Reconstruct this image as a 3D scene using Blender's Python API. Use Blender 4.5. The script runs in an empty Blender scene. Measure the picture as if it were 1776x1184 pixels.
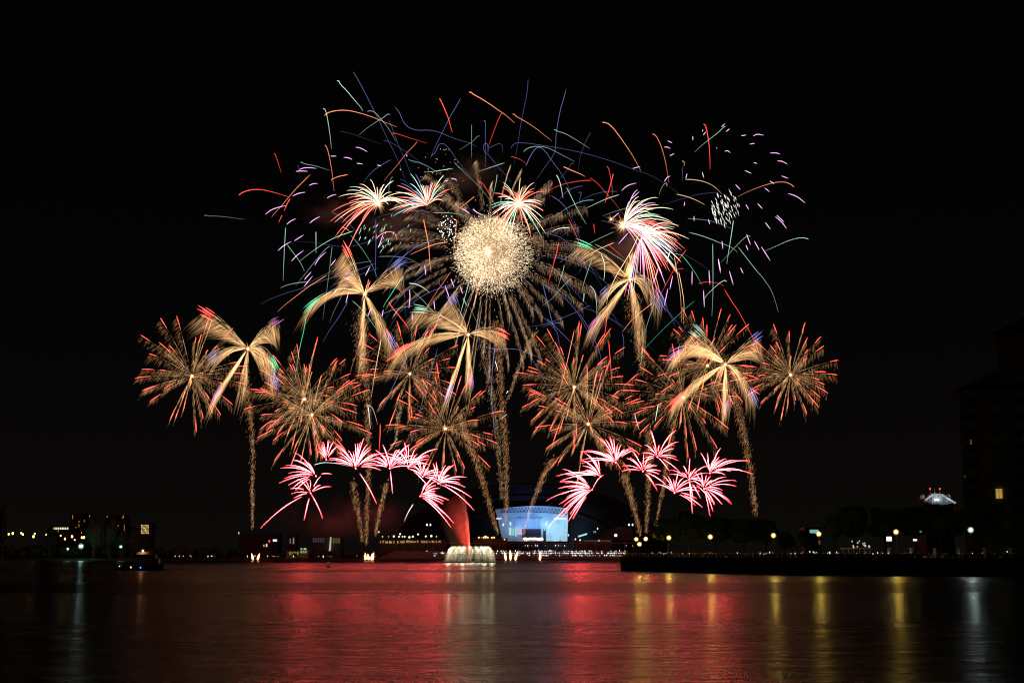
import bpy, math, random
from mathutils import Vector
R = random.Random
sc = bpy.context.scene
COL = sc.collection

# ------------------------------------------------------------------ camera, sky, exposure
F_PX, CX, CY, HOR = 2467.0, 888.0, 592.0, 960.0
PITCH = math.atan((HOR - CY) / F_PX)
CAM_H = 5.0
cam = bpy.data.cameras.new('camera'); cam_o = bpy.data.objects.new('camera', cam); COL.objects.link(cam_o)
cam.sensor_width = 36.0; cam.lens = 36.0 * F_PX / 1776.0
cam.clip_start = 0.5; cam.clip_end = 60000
cam_o.location = (0, 0, CAM_H); cam_o.rotation_euler = (math.pi / 2 + PITCH, 0, 0)
sc.camera = cam_o

w = bpy.data.worlds.new('World'); sc.world = w; w.use_nodes = True
nt = w.node_tree; nt.nodes.clear()
out = nt.nodes.new('ShaderNodeOutputWorld')
sky = nt.nodes.new('ShaderNodeTexSky'); sky.sky_type = 'NISHITA'; sky.sun_disc = False
sky.sun_elevation = math.radians(-9); sky.sun_rotation = math.radians(60)
bg = nt.nodes.new('ShaderNodeBackground'); bg.inputs[1].default_value = 0.05
nt.links.new(sky.outputs[0], bg.inputs[0])
# city glow low over the horizon: part of the night sky itself
tc = nt.nodes.new('ShaderNodeTexCoord'); sep = nt.nodes.new('ShaderNodeSeparateXYZ')
nt.links.new(tc.outputs['Generated'], sep.inputs[0])
rmp = nt.nodes.new('ShaderNodeValToRGB'); nt.links.new(sep.outputs[2], rmp.inputs[0])
el = rmp.color_ramp.elements
el[0].position = 0.0; el[0].color = (0.0038, 0.0031, 0.0027, 1)
el[1].position = 0.30; el[1].color = (0.0007, 0.0006, 0.00055, 1)
e2 = el.new(0.10); e2.color = (0.0021, 0.0017, 0.0016, 1)
bg2 = nt.nodes.new('ShaderNodeBackground'); bg2.inputs[1].default_value = 1.0
nt.links.new(rmp.outputs[0], bg2.inputs[0])
ad = nt.nodes.new('ShaderNodeAddShader')
nt.links.new(bg.outputs[0], ad.inputs[0]); nt.links.new(bg2.outputs[0], ad.inputs[1])
nt.links.new(ad.outputs[0], out.inputs[0])

vs = sc.view_settings
vs.view_transform = 'Standard'; vs.look = 'None'; vs.exposure = 0; vs.gamma = 1; vs.use_curve_mapping = False
cy = sc.cycles
cy.use_denoising = True; cy.use_light_tree = True; cy.light_sampling_threshold = 0
cy.max_bounces = 4; cy.diffuse_bounces = 2; cy.glossy_bounces = 2; cy.transparent_max_bounces = 24
cy.sample_clamp_indirect = 3.0; cy.use_adaptive_sampling = False; cy.filter_width = 1.15
cy.volume_step_rate = 4; cy.volume_max_steps = 64; cy.volume_bounces = 0
cy.caustics_reflective = False; cy.caustics_refractive = False

# ------------------------------------------------------------------ helpers
_f = Vector((0, math.cos(PITCH), math.sin(PITCH))); _u = Vector((0, -math.sin(PITCH), math.cos(PITCH)))
def at(px, py, Y):
    d = Vector(((px - CX) / F_PX, 0, 0)) + _u * (-(py - CY) / F_PX) + _f
    t = Y / d.y
    return Vector((0, 0, CAM_H)) + d * t
def gx(px, Y):                       # world x of a picture column at distance Y near the horizon
    return at(px, HOR, Y).x
def gz(py, Y):
    return at(CX, py, Y).z

class MB:
    def __init__(s): s.v = []; s.f = []; s.mi = []
    def _add(s, vs_, fs, m=0):
        n = len(s.v); s.v.extend(vs_)
        for q in fs: s.f.append(tuple(i + n for i in q)); s.mi.append(m)
    def box(s, c, d, m=0, rz=0, taper=1.0):
        cx, cy_, cz = c; x, y, z = d[0] / 2, d[1] / 2, d[2] / 2; k = taper
        ca, sa = math.cos(rz), math.sin(rz)
        p = []
        for zz, q in ((-z, 1), (z, k)):
            for a, b in ((-x, -y), (x, -y), (x, y), (-x, y)):
                a *= q; b *= q
                p.append((cx + a * ca - b * sa, cy_ + a * sa + b * ca, cz + zz))
        s._add(p, [(3, 2, 1, 0), (4, 5, 6, 7), (0, 1, 5, 4), (1, 2, 6, 5), (2, 3, 7, 6), (3, 0, 4, 7)], m)
    def dash(s, a, b, r, m=0):
        d = b - a
        L = d.length
        if L < 1e-6: return
        d = d / L
        u = d.cross(Vector((0.13, 1, 0.07)))
        if u.length < 1e-3: u = d.cross(Vector((0, 0, 1)))
        u.normalize(); v = d.cross(u); mid = a + d * (L * 0.4)
        p = [a, b, mid + u * r, mid - u * (r * .5) + v * (r * .87), mid - u * (r * .5) - v * (r * .87)]
        s._add([tuple(q) for q in p], [(0, 3, 2), (0, 4, 3), (0, 2, 4), (1, 2, 3), (1, 3, 4), (1, 4, 2)], m)
    def dot(s, c, r, m=0):
        x, y, z = c
        s._add([(x + r, y, z), (x - r, y, z), (x, y + r, z), (x, y - r, z), (x, y, z + r), (x, y, z - r)],
               [(0, 2, 4), (2, 1, 4), (1, 3, 4), (3, 0, 4), (2, 0, 5), (1, 2, 5), (3, 1, 5), (0, 3, 5)], m)
    def tube(s, pts, rad, n=5, m=0):
        pts = [Vector(p) for p in pts]; N = len(pts)
        vs_, fs = [], []
        for i, p in enumerate(pts):
            d = (pts[min(i + 1, N - 1)] - pts[max(i - 1, 0)])
            if d.length < 1e-9: d = Vector((0, 0, 1))
            d.normalize()
            u = d.cross(Vector((0.02, 1, 0.03)))
            if u.length < 0.05: u = d.cross(Vector((1, 0, 0)))
            u.normalize(); v = d.cross(u); r = rad[i] if hasattr(rad, '__len__') else rad
            for k in range(n):
                a = 2 * math.pi * k / n
                vs_.append(tuple(p + u * (r * math.cos(a)) + v * (r * math.sin(a))))
        for i in range(N - 1):
            for k in range(n):
                k2 = (k + 1) % n
                fs.append((i * n + k, i * n + k2, (i + 1) * n + k2, (i + 1) * n + k))
        fs.append(tuple(range(n - 1, -1, -1))); fs.append(tuple((N - 1) * n + k for k in range(n)))
        s._add(vs_, fs, m)
    def ball(s, c, r, m=0, nu=10, nv=6, sx=1, sy=1, sz=1, jit=None):
        vs_, fs = [], []
        vs_.append((c[0], c[1], c[2] + r * sz))
        for j in range(1, nv):
            t = math.pi * j / nv
            for i in range(nu):
                a = 2 * math.pi * i / nu; k = r * (1 + (jit.uniform(-.2, .2) if jit else 0))
                vs_.append((c[0] + k * sx * math.sin(t) * math.cos(a), c[1] + k * sy * math.sin(t) * math.sin(a), c[2] + k * sz * math.cos(t)))
        vs_.append((c[0], c[1], c[2] - r * sz))
        for i in range(nu): fs.append((0, 1 + i, 1 + (i + 1) % nu))
        for j in range(nv - 2):
            for i in range(nu):
                a = 1 + j * nu + i; b = 1 + j * nu + (i + 1) % nu
                fs.append((a, a + nu, b + nu, b))
        q = 1 + (nv - 2) * nu
        for i in range(nu): fs.append((q + i, len(vs_) - 1, q + (i + 1) % nu))
        s._add(vs_, fs, m)
    def lathe(s, c, prof, n=10, m=0):
        vs_, fs = [], []
        for (r, z) in prof:
            for k in range(n):
                a = 2 * math.pi * k / n
                vs_.append((c[0] + r * math.cos(a), c[1] + r * math.sin(a), c[2] + z))
        for i in range(len(prof) - 1):
            for k in range(n):
                k2 = (k + 1) % n
                fs.append((i * n + k, i * n + k2, (i + 1) * n + k2, (i + 1) * n + k))
        fs.append(tuple(range(n - 1, -1, -1))); fs.append(tuple((len(prof) - 1) * n + k for k in range(n)))
        s._add(vs_, fs, m)
    def prism(s, poly, y0, y1, m=0):          # poly in (x,z), extruded along y
        n = len(poly)
        vs_ = [(x, y0, z) for x, z in poly] + [(x, y1, z) for x, z in poly]
        fs = [tuple(range(n)), tuple(range(2 * n - 1, n - 1, -1))]
        for i in range(n):
            j = (i + 1) % n
            fs.append((i, i + n, j + n, j))
        s._add(vs_, fs, m)
    def slab(s, poly, z0, z1, m=0):           # poly in (x,y)
        n = len(poly)
        vs_ = [(x, y, z0) for x, y in poly] + [(x, y, z1) for x, y in poly]
        fs = [tuple(range(n - 1, -1, -1)), tuple(range(n, 2 * n))]
        for i in range(n):
            j = (i + 1) % n
            fs.append((i, j, j + n, i + n))
        s._add(vs_, fs, m)
    def build(s, name, mats, parent=None, smooth=False):
        me = bpy.data.meshes.new(name)
        o_ = parent.location if parent is not None else None
        me.from_pydata(s.v, [], s.f)
        if not isinstance(mats, (list, tuple)): mats = [mats]
        for mt in mats: me.materials.append(mt)
        if len(mats) > 1: me.polygons.foreach_set('material_index', s.mi)
        if smooth: me.polygons.foreach_set('use_smooth', [True] * len(s.f))
        me.update()
        o = bpy.data.objects.new(name, me); COL.objects.link(o)
        if parent is not None:
            o.parent = parent
            base = Vector((0, 0, 0)); p = parent
            while p is not None: base += p.location; p = p.parent
            o.location = -base                  # meshes are written in world space, roots carry only a location
        return o
def tag(o, label=None, cat=None, group=None, kind=None):
    if label: o['label'] = label
    if cat: o['category'] = cat
    if group: o['group'] = group
    if kind: o['kind'] = kind
    return o
def thing(name, label, cat, loc, group=None):
    o = bpy.data.objects.new(name, None); COL.objects.link(o); o.location = loc
    o.empty_display_size = 0.5
    return tag(o, label, cat, group)

def M(name, rgb, rough=0.8, spec=0.3, noise=None, metal=0.0):
    m = bpy.data.materials.new(name); m.use_nodes = True; t = m.node_tree
    b = t.nodes['Principled BSDF']; b.inputs['Roughness'].default_value = rough
    b.inputs['Specular IOR Level'].default_value = spec; b.inputs['Metallic'].default_value = metal
    b.inputs['Base Color'].default_value = (*rgb, 1)
    if noise:
        c = t.nodes.new('ShaderNodeTexCoord'); n = t.nodes.new('ShaderNodeTexNoise'); n.inputs['Scale'].default_value = noise
        n.inputs['Detail'].default_value = 5
        r = t.nodes.new('ShaderNodeValToRGB')
        r.color_ramp.elements[0].position = .3; r.color_ramp.elements[1].position = .7
        r.color_ramp.elements[0].color = (*[q * .6 for q in rgb], 1); r.color_ramp.elements[1].color = (*[min(1, q * 1.3) for q in rgb], 1)
        t.links.new(c.outputs['Object'], n.inputs['Vector']); t.links.new(n.outputs['Fac'], r.inputs[0]); t.links.new(r.outputs[0], b.inputs['Base Color'])
    return m
def E(name, rgb, k=1.0, sampled=False):
    m = bpy.data.materials.new(name); m.use_nodes = True; t = m.node_tree; t.nodes.clear()
    o = t.nodes.new('ShaderNodeOutputMaterial'); e = t.nodes.new('ShaderNodeEmission')
    e.inputs[0].default_value = (*rgb, 1); e.inputs[1].default_value = k
    t.links.new(e.outputs[0], o.inputs[0])
    m.cycles.emission_sampling = 'AUTO' if sampled else 'NONE'
    return m
def F(name, rgb, k=1.0, sampled=False):          # burning sparks and flames: they give light and hide nothing behind them
    m = E(name, rgb, k * .5, sampled); t = m.node_tree
    o = [n for n in t.nodes if n.type == 'OUTPUT_MATERIAL'][0]; e = [n for n in t.nodes if n.type == 'EMISSION'][0]
    tr = t.nodes.new('ShaderNodeBsdfTransparent'); a = t.nodes.new('ShaderNodeAddShader')
    t.links.new(e.outputs[0], a.inputs[0]); t.links.new(tr.outputs[0], a.inputs[1]); t.links.new(a.outputs[0], o.inputs[0])
    return m
def lamp(name, loc, rgb, watts, parent=None, kind='POINT', radius=0.3, target=None, size=60, blend=0.6):
    l = bpy.data.lights.new(name, kind); l.color = rgb; l.energy = watts
    if kind in ('POINT', 'SPOT'): l.shadow_soft_size = radius
    if kind == 'SPOT': l.spot_size = math.radians(size); l.spot_blend = blend
    o = bpy.data.objects.new(name, l); COL.objects.link(o)
    loc = Vector(loc)
    if target is not None: o.rotation_euler = (Vector(target) - loc).to_track_quat('-Z', 'Y').to_euler()
    if parent is not None:
        o.parent = parent; loc = loc - parent.location
    o.location = loc
    return o

# ------------------------------------------------------------------ materials
SP = {  # glowing sparks: burning metal colours
    'gold':   F('gold_glitter', (1.0, .48, .19), .25),
    'petal':  F('petal_glitter', (1.0, .54, .22), .24),
    'dimgold': F('dim_gold_glitter', (1.0, .58, .28), .26),
    'hotgold': F('bright_gold_glitter', (1.0, .62, .28), .34),
    'willow': F('brown_gold_glitter', (1.0, .60, .34), .17),
    'ball':   F('cream_glitter', (1.0, .74, .46), 1.35, True),
    'tip':    F('red_star', (1.0, .065, .045), 4.2, True),
    'mine':   F('white_hot_red_star', (1.0, .044, .058), 44.0, True),
    'minehot': F('white_hot_heart', (1.0, .46, .42), 3.0, True),
    'core':   F('burst_fire', (1.0, .52, .22), 6.0, True),
    'halo':   F('burst_glow', (1.0, .42, .17), .42),
    'bigcore': F('great_burst_fire', (1.0, .62, .30), 16.0, True),
    'bighalo': F('great_burst_glow', (1.0, .48, .22), .60),
    'red':    F('red_spark', (1.0, .06, .045), 2.6, True),
    'orange': F('orange_spark', (1.0, .27, .13), 2.0),
    'green':  F('green_spark', (.52, 1.0, .72), 0.95),
    'palegreen': F('pale_green_spark', (.66, 1.0, .78), 1.5),
    'deepgreen': F('deep_green_spark', (.12, .95, .45), 1.0),
    'teal':   F('teal_spark', (.58, .95, .85), 0.75),
    'blue':   F('blue_spark', (.33, .35, 1.0), .62),
    'fadedblue': F('faded_blue_spark', (.36, .38, .95), 0.5),
    'lilac':  F('lilac_spark', (.92, .45, .95), 1.7),
    'magenta': F('magenta_spark', (.95, .25, .75), .6),
    'white':  F('white_spark', (1.0, .95, .88), 2.2),
    'yellow': F('pale_gold_spark', (1.0, .62, .32), 1.8),
    'hotred': F('hot_red_palm_spark', (1.0, .17, .13), 2.2, True),
    'hotwhite': F('white_palm_spark', (1.0, .84, .58), 1.7),
    'hotgreen': F('green_palm_spark', (.45, 1.0, .72), 1.1),
}
COLOUR_WORD = {'red': 'red', 'orange': 'orange', 'green': 'green', 'palegreen': 'pale green', 'teal': 'teal', 'blue': 'blue',
               'fadedblue': 'faint blue', 'white': 'white', 'yellow': 'pale gold', 'deepgreen': 'bright green', 'lilac': 'lilac', 'hotred':'red'}
m_conc = M('concrete', (.22, .21, .20), .9, .2, .4)
m_dark = M('dark_painted_metal', (.03, .03, .035), .5, .4)
m_stone = M('pale_stone', (.38, .35, .30), .85, .2, .8)
m_leaf = M('leaves', (.05, .085, .03), .7, .3, .5)
m_bark = M('bark', (.09, .065, .045), .9, .1, 2)
m_wall = M('painted_wall', (.09, .085, .08), .9, .2, .15)
m_white = M('white_wall', (.72, .72, .70), .8, .2, .3)
m_roof = M('roof_tile', (.16, .07, .05), .8, .2, 1.2)
m_glass = M('dark_glass', (.02, .022, .025), .08, .6)
m_cloth = M('clothing', (.12, .10, .11), .9, .1, .7)
m_skin = M('skin', (.42, .26, .18), .6, .3)
m_grass = M('grass_ground', (.05, .07, .03), .95, .1, .05)
m_pave = M('paving', (.20, .19, .18), .9, .2, .3)
m_spray = bpy.data.materials.new('falling_water'); m_spray.use_nodes = True
_t = m_spray.node_tree; _t.nodes.clear(); _o = _t.nodes.new('ShaderNodeOutputMaterial'); _a = _t.nodes.new('ShaderNodeBsdfTranslucent'); _b = _t.nodes.new('ShaderNodeBsdfDiffuse'); _c = _t.nodes.new('ShaderNodeBsdfTransparent')
_m = _t.nodes.new('ShaderNodeMixShader'); _n = _t.nodes.new('ShaderNodeMixShader'); _m.inputs[0].default_value = .5; _n.inputs[0].default_value = .55
for _q in (_a, _b): _q.inputs[0].default_value = (.85, .87, .85, 1)
_t.links.new(_a.outputs[0], _m.inputs[1]); _t.links.new(_b.outputs[0], _m.inputs[2]); _t.links.new(_m.outputs[0], _n.inputs[1]); _t.links.new(_c.outputs[0], _n.inputs[2]); _t.links.new(_n.outputs[0], _o.inputs[0])
e_amber = E('amber_lamp_glow', (1.0, .55, .12), 9, True)
e_lampw = E('cool_lamp_glow', (.80, 1.0, .88), 150, True)
e_lampy = E('warm_lamp_glow', (1.0, .64, .10), 260, True)
e_winw = E('lit_window_pale', (1.0, .88, .62), 1.0)
e_winy = E('lit_window_amber', (1.0, .58, .13), .55)
e_phone = E('phone_light', (.95, .97, 1.0), 1.6)
e_phone2 = E('warm_phone_light', (1.0, .84, .60), 1.2)
e_flame = F('launch_flame', (1.0, .40, .14), 9.0, True)
e_beacon = E('red_beacon', (1.0, .03, .03), 4)

# ------------------------------------------------------------------ water and ground
def water_material():
    m = bpy.data.materials.new('rippled_water'); m.use_nodes = True; t = m.node_tree; N = t.nodes.new; Lk = t.links.new
    b = t.nodes['Principled BSDF']
    b.inputs['Base Color'].default_value = (.004, .005, .005, 1); b.inputs['IOR'].default_value = 1.33
    g = N('ShaderNodeNewGeometry')
    def noise(scale, detail, rough=.55):
        mp = N('ShaderNodeMapping'); mp.inputs['Scale'].default_value = scale; Lk(g.outputs['Position'], mp.inputs[0])
        n = N('ShaderNodeTexNoise'); n.inputs['Scale'].default_value = 1.0; n.inputs['Detail'].default_value = detail; n.inputs['Roughness'].default_value = rough
        Lk(mp.outputs[0], n.inputs['Vector']); return n.outputs['Fac']
    def math_(op, a, c):
        q = N('ShaderNodeMath'); q.operation = op
        for i, v in enumerate((a, c)):
            if hasattr(v, 'links'): Lk(v, q.inputs[i])
            else: q.inputs[i].default_value = v
        return q.outputs[0]
    # wind lanes: calmer and rougher strips lying across the bay, with ragged edges
    sp = N('ShaderNodeSeparateXYZ'); Lk(g.outputs['Position'], sp.inputs[0])
    rag = math_('MULTIPLY', math_('SUBTRACT', noise((.03, .10, 1), 6, .65), .5), 90)
    y = math_('DIVIDE', math_('ADD', sp.outputs[1], rag), 600)
    rp = N('ShaderNodeValToRGB'); rp.color_ramp.interpolation = 'EASE'; Lk(y, rp.inputs[0]); e = rp.color_ramp.elements
    lanes = [(0, .40), (.16, .50), (.195, .20), (.28, .10), (.34, .80), (.40, .74), (.44, .34), (.62, .20), (.72, .85), (.80, .3), (1.0, .5)]
    e[0].position, e[1].position = lanes[0][0], lanes[-1][0]
    e[0].color = (lanes[0][1],) * 3 + (1,); e[1].color = (lanes[-1][1],) * 3 + (1,)
    for p, v in lanes[1:-1]: q = e.new(p); q.color = (v, v, v, 1)
    f = math_('ADD', rp.outputs[0], math_('ADD', math_('MULTIPLY', math_('SUBTRACT', noise((.02, .09, 1), 4), .5), .4), math_('MULTIPLY', math_('SUBTRACT', noise((.16, .62, 1), 6, .7), .5), 1.1)))
    r = N('ShaderNodeMapRange'); r.inputs['To Min'].default_value = .19; r.inputs['To Max'].default_value = .36; Lk(f, r.inputs['Value']); Lk(r.outputs[0], b.inputs['Roughness'])
    h = math_('ADD', math_('ADD', math_('MULTIPLY', noise((1.6, 2.4, 1), 4, .65), .6), noise((.45, .95, 1), 4, .6)), math_('MULTIPLY', noise((.16, .30, 1), 3), 1.8))
    bp = N('ShaderNodeBump'); bp.inputs['Strength'].default_value = 1.0; bp.inputs['Distance'].default_value = .30
    Lk(h, bp.inputs['Height']); Lk(bp.outputs[0], b.inputs['Normal'])
    return m
FAR = 1100.0
mb = MB(); mb._add([(-4000, -30, 0), (4000, -30, 0), (4000, FAR + 20, 0), (-4000, FAR + 20, 0)], [(0, 1, 2, 3)])
tag(mb.build('water', water_material()), kind='structure')
mb = MB(); mb.slab([(-30000, FAR), (30000, FAR), (30000, 50000), (-30000, 50000)], -2, 1.6)
tag(mb.build('far_shore_ground', m_grass), kind='structure')
BANK = [(gx(1076, 431), 431), (gx(1250, 375), 375), (gx(1380, 347), 347), (gx(1790, 322), 322), (420, 200), (900, 200), (900, FAR - 1), (98, FAR - 1)]
mb = MB(); mb.slab(BANK, -2, 3.6)
tag(mb.build('promenade_ground', m_pave), kind='structure')
mb = MB()
for (a, b) in zip(BANK[:3], BANK[1:4]):
    A, B = Vector((*a, 3.85)), Vector((*b, 3.85)); d = (B - A); c = (A + B) / 2
    mb.box((c.x, c.y + .5, c.z), (d.length, .6, .5), 0, math.atan2(d.y, d.x))
tag(mb.build('parapet_wall', m_conc), 'low dark concrete parapet wall along the edge of the right promenade', 'wall')

exec_later = []
# ------------------------------------------------------------------ stadium and far shore
YS = 1330.0
def stadium():
    c = at(918, 960, YS)
    t = thing('stadium', 'pale blue floodlit stadium front under a dark dome across the bay', 'stadium', (c.x, YS, 1.6))
    # dome shell behind the lit end wall
    mb = MB(); hw, top = gx(1165, YS) - gx(918, YS), gz(836, YS)
    nu, nv = 36, 14; vs_, fs = [], []
    for j in range(nv + 1):
        ph = math.pi / 2 * j / nv
        for i in range(nu + 1):
            th = math.pi * i / nu
            vs_.append((c.x + hw * math.cos(th) * math.cos(ph), YS + 14 + hw * .9 * math.sin(th) * math.cos(ph) + 0, 1.6 + (top - 1.6) * math.sin(ph) * (1 - .0)))
    for j in range(nv):
        for i in range(nu):
            a = j * (nu + 1) + i
            fs.append((a, a + 1, a + nu + 2, a + nu + 1))
    # front cap as a shallow curved gable
    base = len(vs_); 
    for i in range(25):
        a = math.pi * i / 24
        vs_.append((c.x + hw * math.cos(a), YS + 14, 1.6 + (top - 1.6) * math.sin(a)))
    fs.append(tuple(range(base, base + 25)))
    mb._add(vs_, fs)
    mb.build('dome', M('dome_cladding', (.016, .018, .026), .8, .1, .05), t)
    # dark arched ribs on the dome front
    rb = MB()
    for k, f_ in enumerate((.97, .82, .66)):
        pts = [(c.x + hw * f_ * math.cos(a), YS + 13 - 2 * k, 1.6 + (top - 1.6) * f_ * math.sin(a)) for a in [math.pi * q / 30 for q in range(31)]]
        rb.tube(pts, .8, 5)
    rb.build('roof_rib', m_dark, t)
    # lit end wall
    P = lambda x, y: (at(x, y, YS).x, at(x, y, YS).z)
    poly = [P(872, 938), P(984, 938), P(985.5, 881), P(960, 878), P(925, 876.5), P(890, 878.5), P(859, 883)]
    mb = MB(); mb.prism(poly, YS, YS + 3)
    mb.build('end_wall', M('white_fabric_wall', (.62, .70, .74), .75, .2, .06), t)
    # panel joints, truss, louvre marks
    j = MB()
    for k in range(11):
        x = 868 + k * 11
        a, b = at(x + 1.5, 884, YS - .15), at(x + 1.0 + (2 if x < 880 else 0), 934, YS - .15); j.tube([a, b], .09, 4)
    j.build('panel_joint', M('seam', (.34, .40, .44), .8), t)
    tr = MB(); n = 20
    lo = [at(868 + 116 * k / n, 890 - 3.2 * math.sin(math.pi * (.15 + .75 * k / n)) + 2.5 * (k / n) ** 2, YS - .6) for k in range(n + 1)]
    up = [at(868 + 116 * k / n, 882.5 - 3.5 * math.sin(math.pi * (.15 + .75 * k / n)) + 1.5 * (k / n) ** 2, YS - .6) for k in range(n + 1)]
    m_tr = M('blue_grey_steel', (.10, .13, .18), .5, .4)
    tr.tube(lo, .30, 5)
    for k in range(n): tr.tube([lo[k], (up[k] + up[k + 1]) / 2], .24, 4); tr.tube([(up[k] + up[k + 1]) / 2, lo[k + 1]], .24, 4)
    tr.build('roof_truss', m_tr, t)
    lv = MB(); rr = R(4)
    for x0, x1 in ((890, 911), (920, 942)):
        x = x0
        while x < x1:
            a = at(x, 898.6, YS - .4); h = .5 + 1.4 * math.exp(-((x - (x0 + x1) / 2 - 2) / 6) ** 2) + rr.random() * .5
            lv.box((a.x, a.y, a.z + h / 2), (.45, .3, h)); x += 1.9
    lv.build('louvre', m_tr, t)
    wl = MB()
    for x in list(range(861, 870, 2)) + [962, 964.5, 967, 969.3, 971.2, 973, 975.5, 978.5, 981]:
        a = at(x, 898.8, YS - .4); wl.box((a.x, a.y, a.z), (.42, .3, 1.5 if x > 900 else 1.0))
    wl.build('wall_light', E('wall_light_glow', (.85, .97, 1.0), 1.6), t)
    ar = MB()
    for x0, y0, x1, y1, bow in ((946, 911, 947.5, 903, .6), (884.5, 904, 886.5, 911, -.4), (872.5, 912, 873.5, 907, -.5)):
        pts = [at(x0 + (x1 - x0) * q / 6 + bow * math.sin(math.pi * q / 6), y0 + (y1 - y0) * q / 6, YS - .6) for q in range(7)]
        ar.tube(pts, [.08, .3, .45, .5, .45, .3, .08], 5)
    ar.build('light_strip', E('cyan_strip', (.55, .95, 1.0), 1.6), t)
    # stage screens at the wall's foot
    def panel(name, x0, y0, x1, y1, dy, mat):
        q = MB(); a, b = at(x0, y1, YS - dy), at(x1, y0, YS - dy); q.box(((a.x + b.x) / 2, YS - dy, (a.z + b.z) / 2), (b.x - a.x, .8, b.z - a.z)); return q.build(name, mat, t)
    for x0, x1, col in ((882.5, 887, (.55, .8, .95)), (889, 892, (.30, .75, .80)), (893.5, 896, (.40, .85, .85)), (897, 906, (.62, .55, .85))):
        panel('side_screen', x0, 914 if x0 != 889 else 916, x1, 927 + (x0 % 3), 2.0, E('side_screen_glow', col, .85))
    st = panel('big_screen', 906.5, 917.5, 937.5, 931.5, 6, M('switched_off_screen', (.02, .015, .03), .4, .4))
    panel('screen_frame', 905.5, 916.8, 938.2, 931.8, 7.2 - 2, m_dark)
    q = MB(); rr = R(8)
    for k in range(22):
        x = 910 + k * 1.5; a = at(x, 934 + rr.uniform(-.6, .6), YS - 7); q.ball(a, .75 + rr.random() * .35, 0, 6, 4)
    q.build('stage_light', E('stage_light_glow', (1, .99, .96), 3.2, True), t)
    q = MB(); a = at(944.5, 931, YS - 8)
    q.box((a.x, a.y, a.z), (2.6, 2, 10)); q.box((a.x - 1.2, a.y, a.z + 6), (.7, 1, 3)); q.box((a.x + 1.2, a.y, a.z + 6), (.7, 1, 3)); q.box((a.x, a.y, a.z + 5.3), (2.4, 1.2, .7))
    q.build('speaker_tower', m_dark, t)
    # blue floodlights in front of the wall, on poles added to hold them
    fm = MB()
    for x, W, col, ty in ((874, 7000, (.28, .58, .80), 912), (893, 15500, (.16, .42, .90), 900), (914, 16500, (.16, .42, .95), 898), (934, 17500, (.16, .43, 1.0), 900), (954, 21000, (.20, .52, 1.0), 908), (972, 20000, (.42, .80, 1.0), 920), (984, 20000, (.55, .92, 1.0), 926)):
        p = at(x, 930, YS - 30); z = 36.0 if 880 < x < 965 else 20.0
        lamp('floodlight', (p.x, p.y, z), col, W, t, 'SPOT', .6, at(x, ty, YS), 96, 1.0)
        fm.tube([(p.x, p.y - .9, 1.6), (p.x, p.y - .9, z + .5)], [.16, .1], 5)
    fm.build('added_floodlight_pole', m_dark, t)
stadium()

def simple_building(name, label, x0, x1, ytop, Y, wmat, rows, depth=18, roof=None, ybase=966):
    """block with a parapet, window openings in a grid; rows: list of (px, py, w, h, mat)"""
    a, b = at(x0, ytop, Y), at(x1, ytop, Y)
    t = thing(name, label, 'building', ((a.x + b.x) / 2, Y, 1.6))
    mb = MB(); mb.box(((a.x + b.x) / 2, Y + depth / 2, (a.z + 1.6) / 2), (b.x - a.x, depth, a.z - 1.6))
    mb.build('wall', wmat, t)
    r = MB(); r.box(((a.x + b.x) / 2, Y + depth / 2, a.z + .35), (b.x - a.x + .8, depth + .8, .7)); r.build('roof', m_dark, t)
    for (px, py, pw, ph, mt) in rows:
        p, q = at(px - pw / 2, py + ph / 2, Y - .1), at(px + pw / 2, py - ph / 2, Y - .1)
        wd = MB(); wd.box(((p.x + q.x) / 2, Y - .1, (p.z + q.z) / 2), (q.x - p.x, .3, q.z - p.z)); wd.build('window', mt, t)
    return t
# left skyline
Z3 = lambda x, y: (x / 4.44, 860 + y / 4.44)
simple_building('office_block', 'low dark block with a row of seven bright white windows, far left', 91, 121, 912, 1420, m_wall,
                [(*Z3(415 + k * 17.5, 248), 2.6, 3.4, e_winw) for k in range(7)] + [(*Z3(448, 268), 1, 3, e_winy)])
simple_building('apartment_slab', 'dark slab block with a dense grid of dim amber windows on the left skyline', 242, 262, 907, 1400, m_wall,
                [(245.5 + i * 2.3, 910.5 + j * 2.7, 1.5, 1.9, e_winy if (i * 3 + j) % 4 else e_winw) for i in range(6) for j in range(6)])
rr = R(11)
simple_building('apartment_tower', 'dark tower with a few scattered lit windows behind the left trees', 122, 158, 891, 1500, m_wall,
                [(*Z3(x, y), .9, h, e_winy) for x, y, h in ((560, 160, 7), (608, 195, 2.5), (608, 226, 5), (650, 190, 3), (690, 153, 3), (550, 292, 2), (628, 280, 4), (585, 240, 1.5))])
simple_building('apartment_tower', 'dark tower with thin lit windows right of the left trees', 182, 218, 893, 1480, m_wall,
                [(*Z3(x, y), .9, h, e_winy) for x, y, h in ((825, 157, 3), (950, 157, 4), (872, 221, 3), (893, 224, 3), (910, 226, 2), (957, 250, 14), (945, 165, 2))])
Z4 = lambda x, y: (380 + x / 4.44, 860 + y / 4.44)
t = simple_building('waterfront_block', 'dim grey waterfront block with a bright tapered glass stair tower', 541, 592, 931, 1250, M('grey_facade', (.08, .08, .08), .9, .2, .2),
                [(544 + k * 4.2, 936, 3.2, 8, E('dim_glass', (.62, .70, .74), .045)) for k in range(5)] + [(579 + k * 4.5, 937, 3.6, 9, E('dim_amber_glass', (1, .8, .3), .07)) for k in range(3)])
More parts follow.
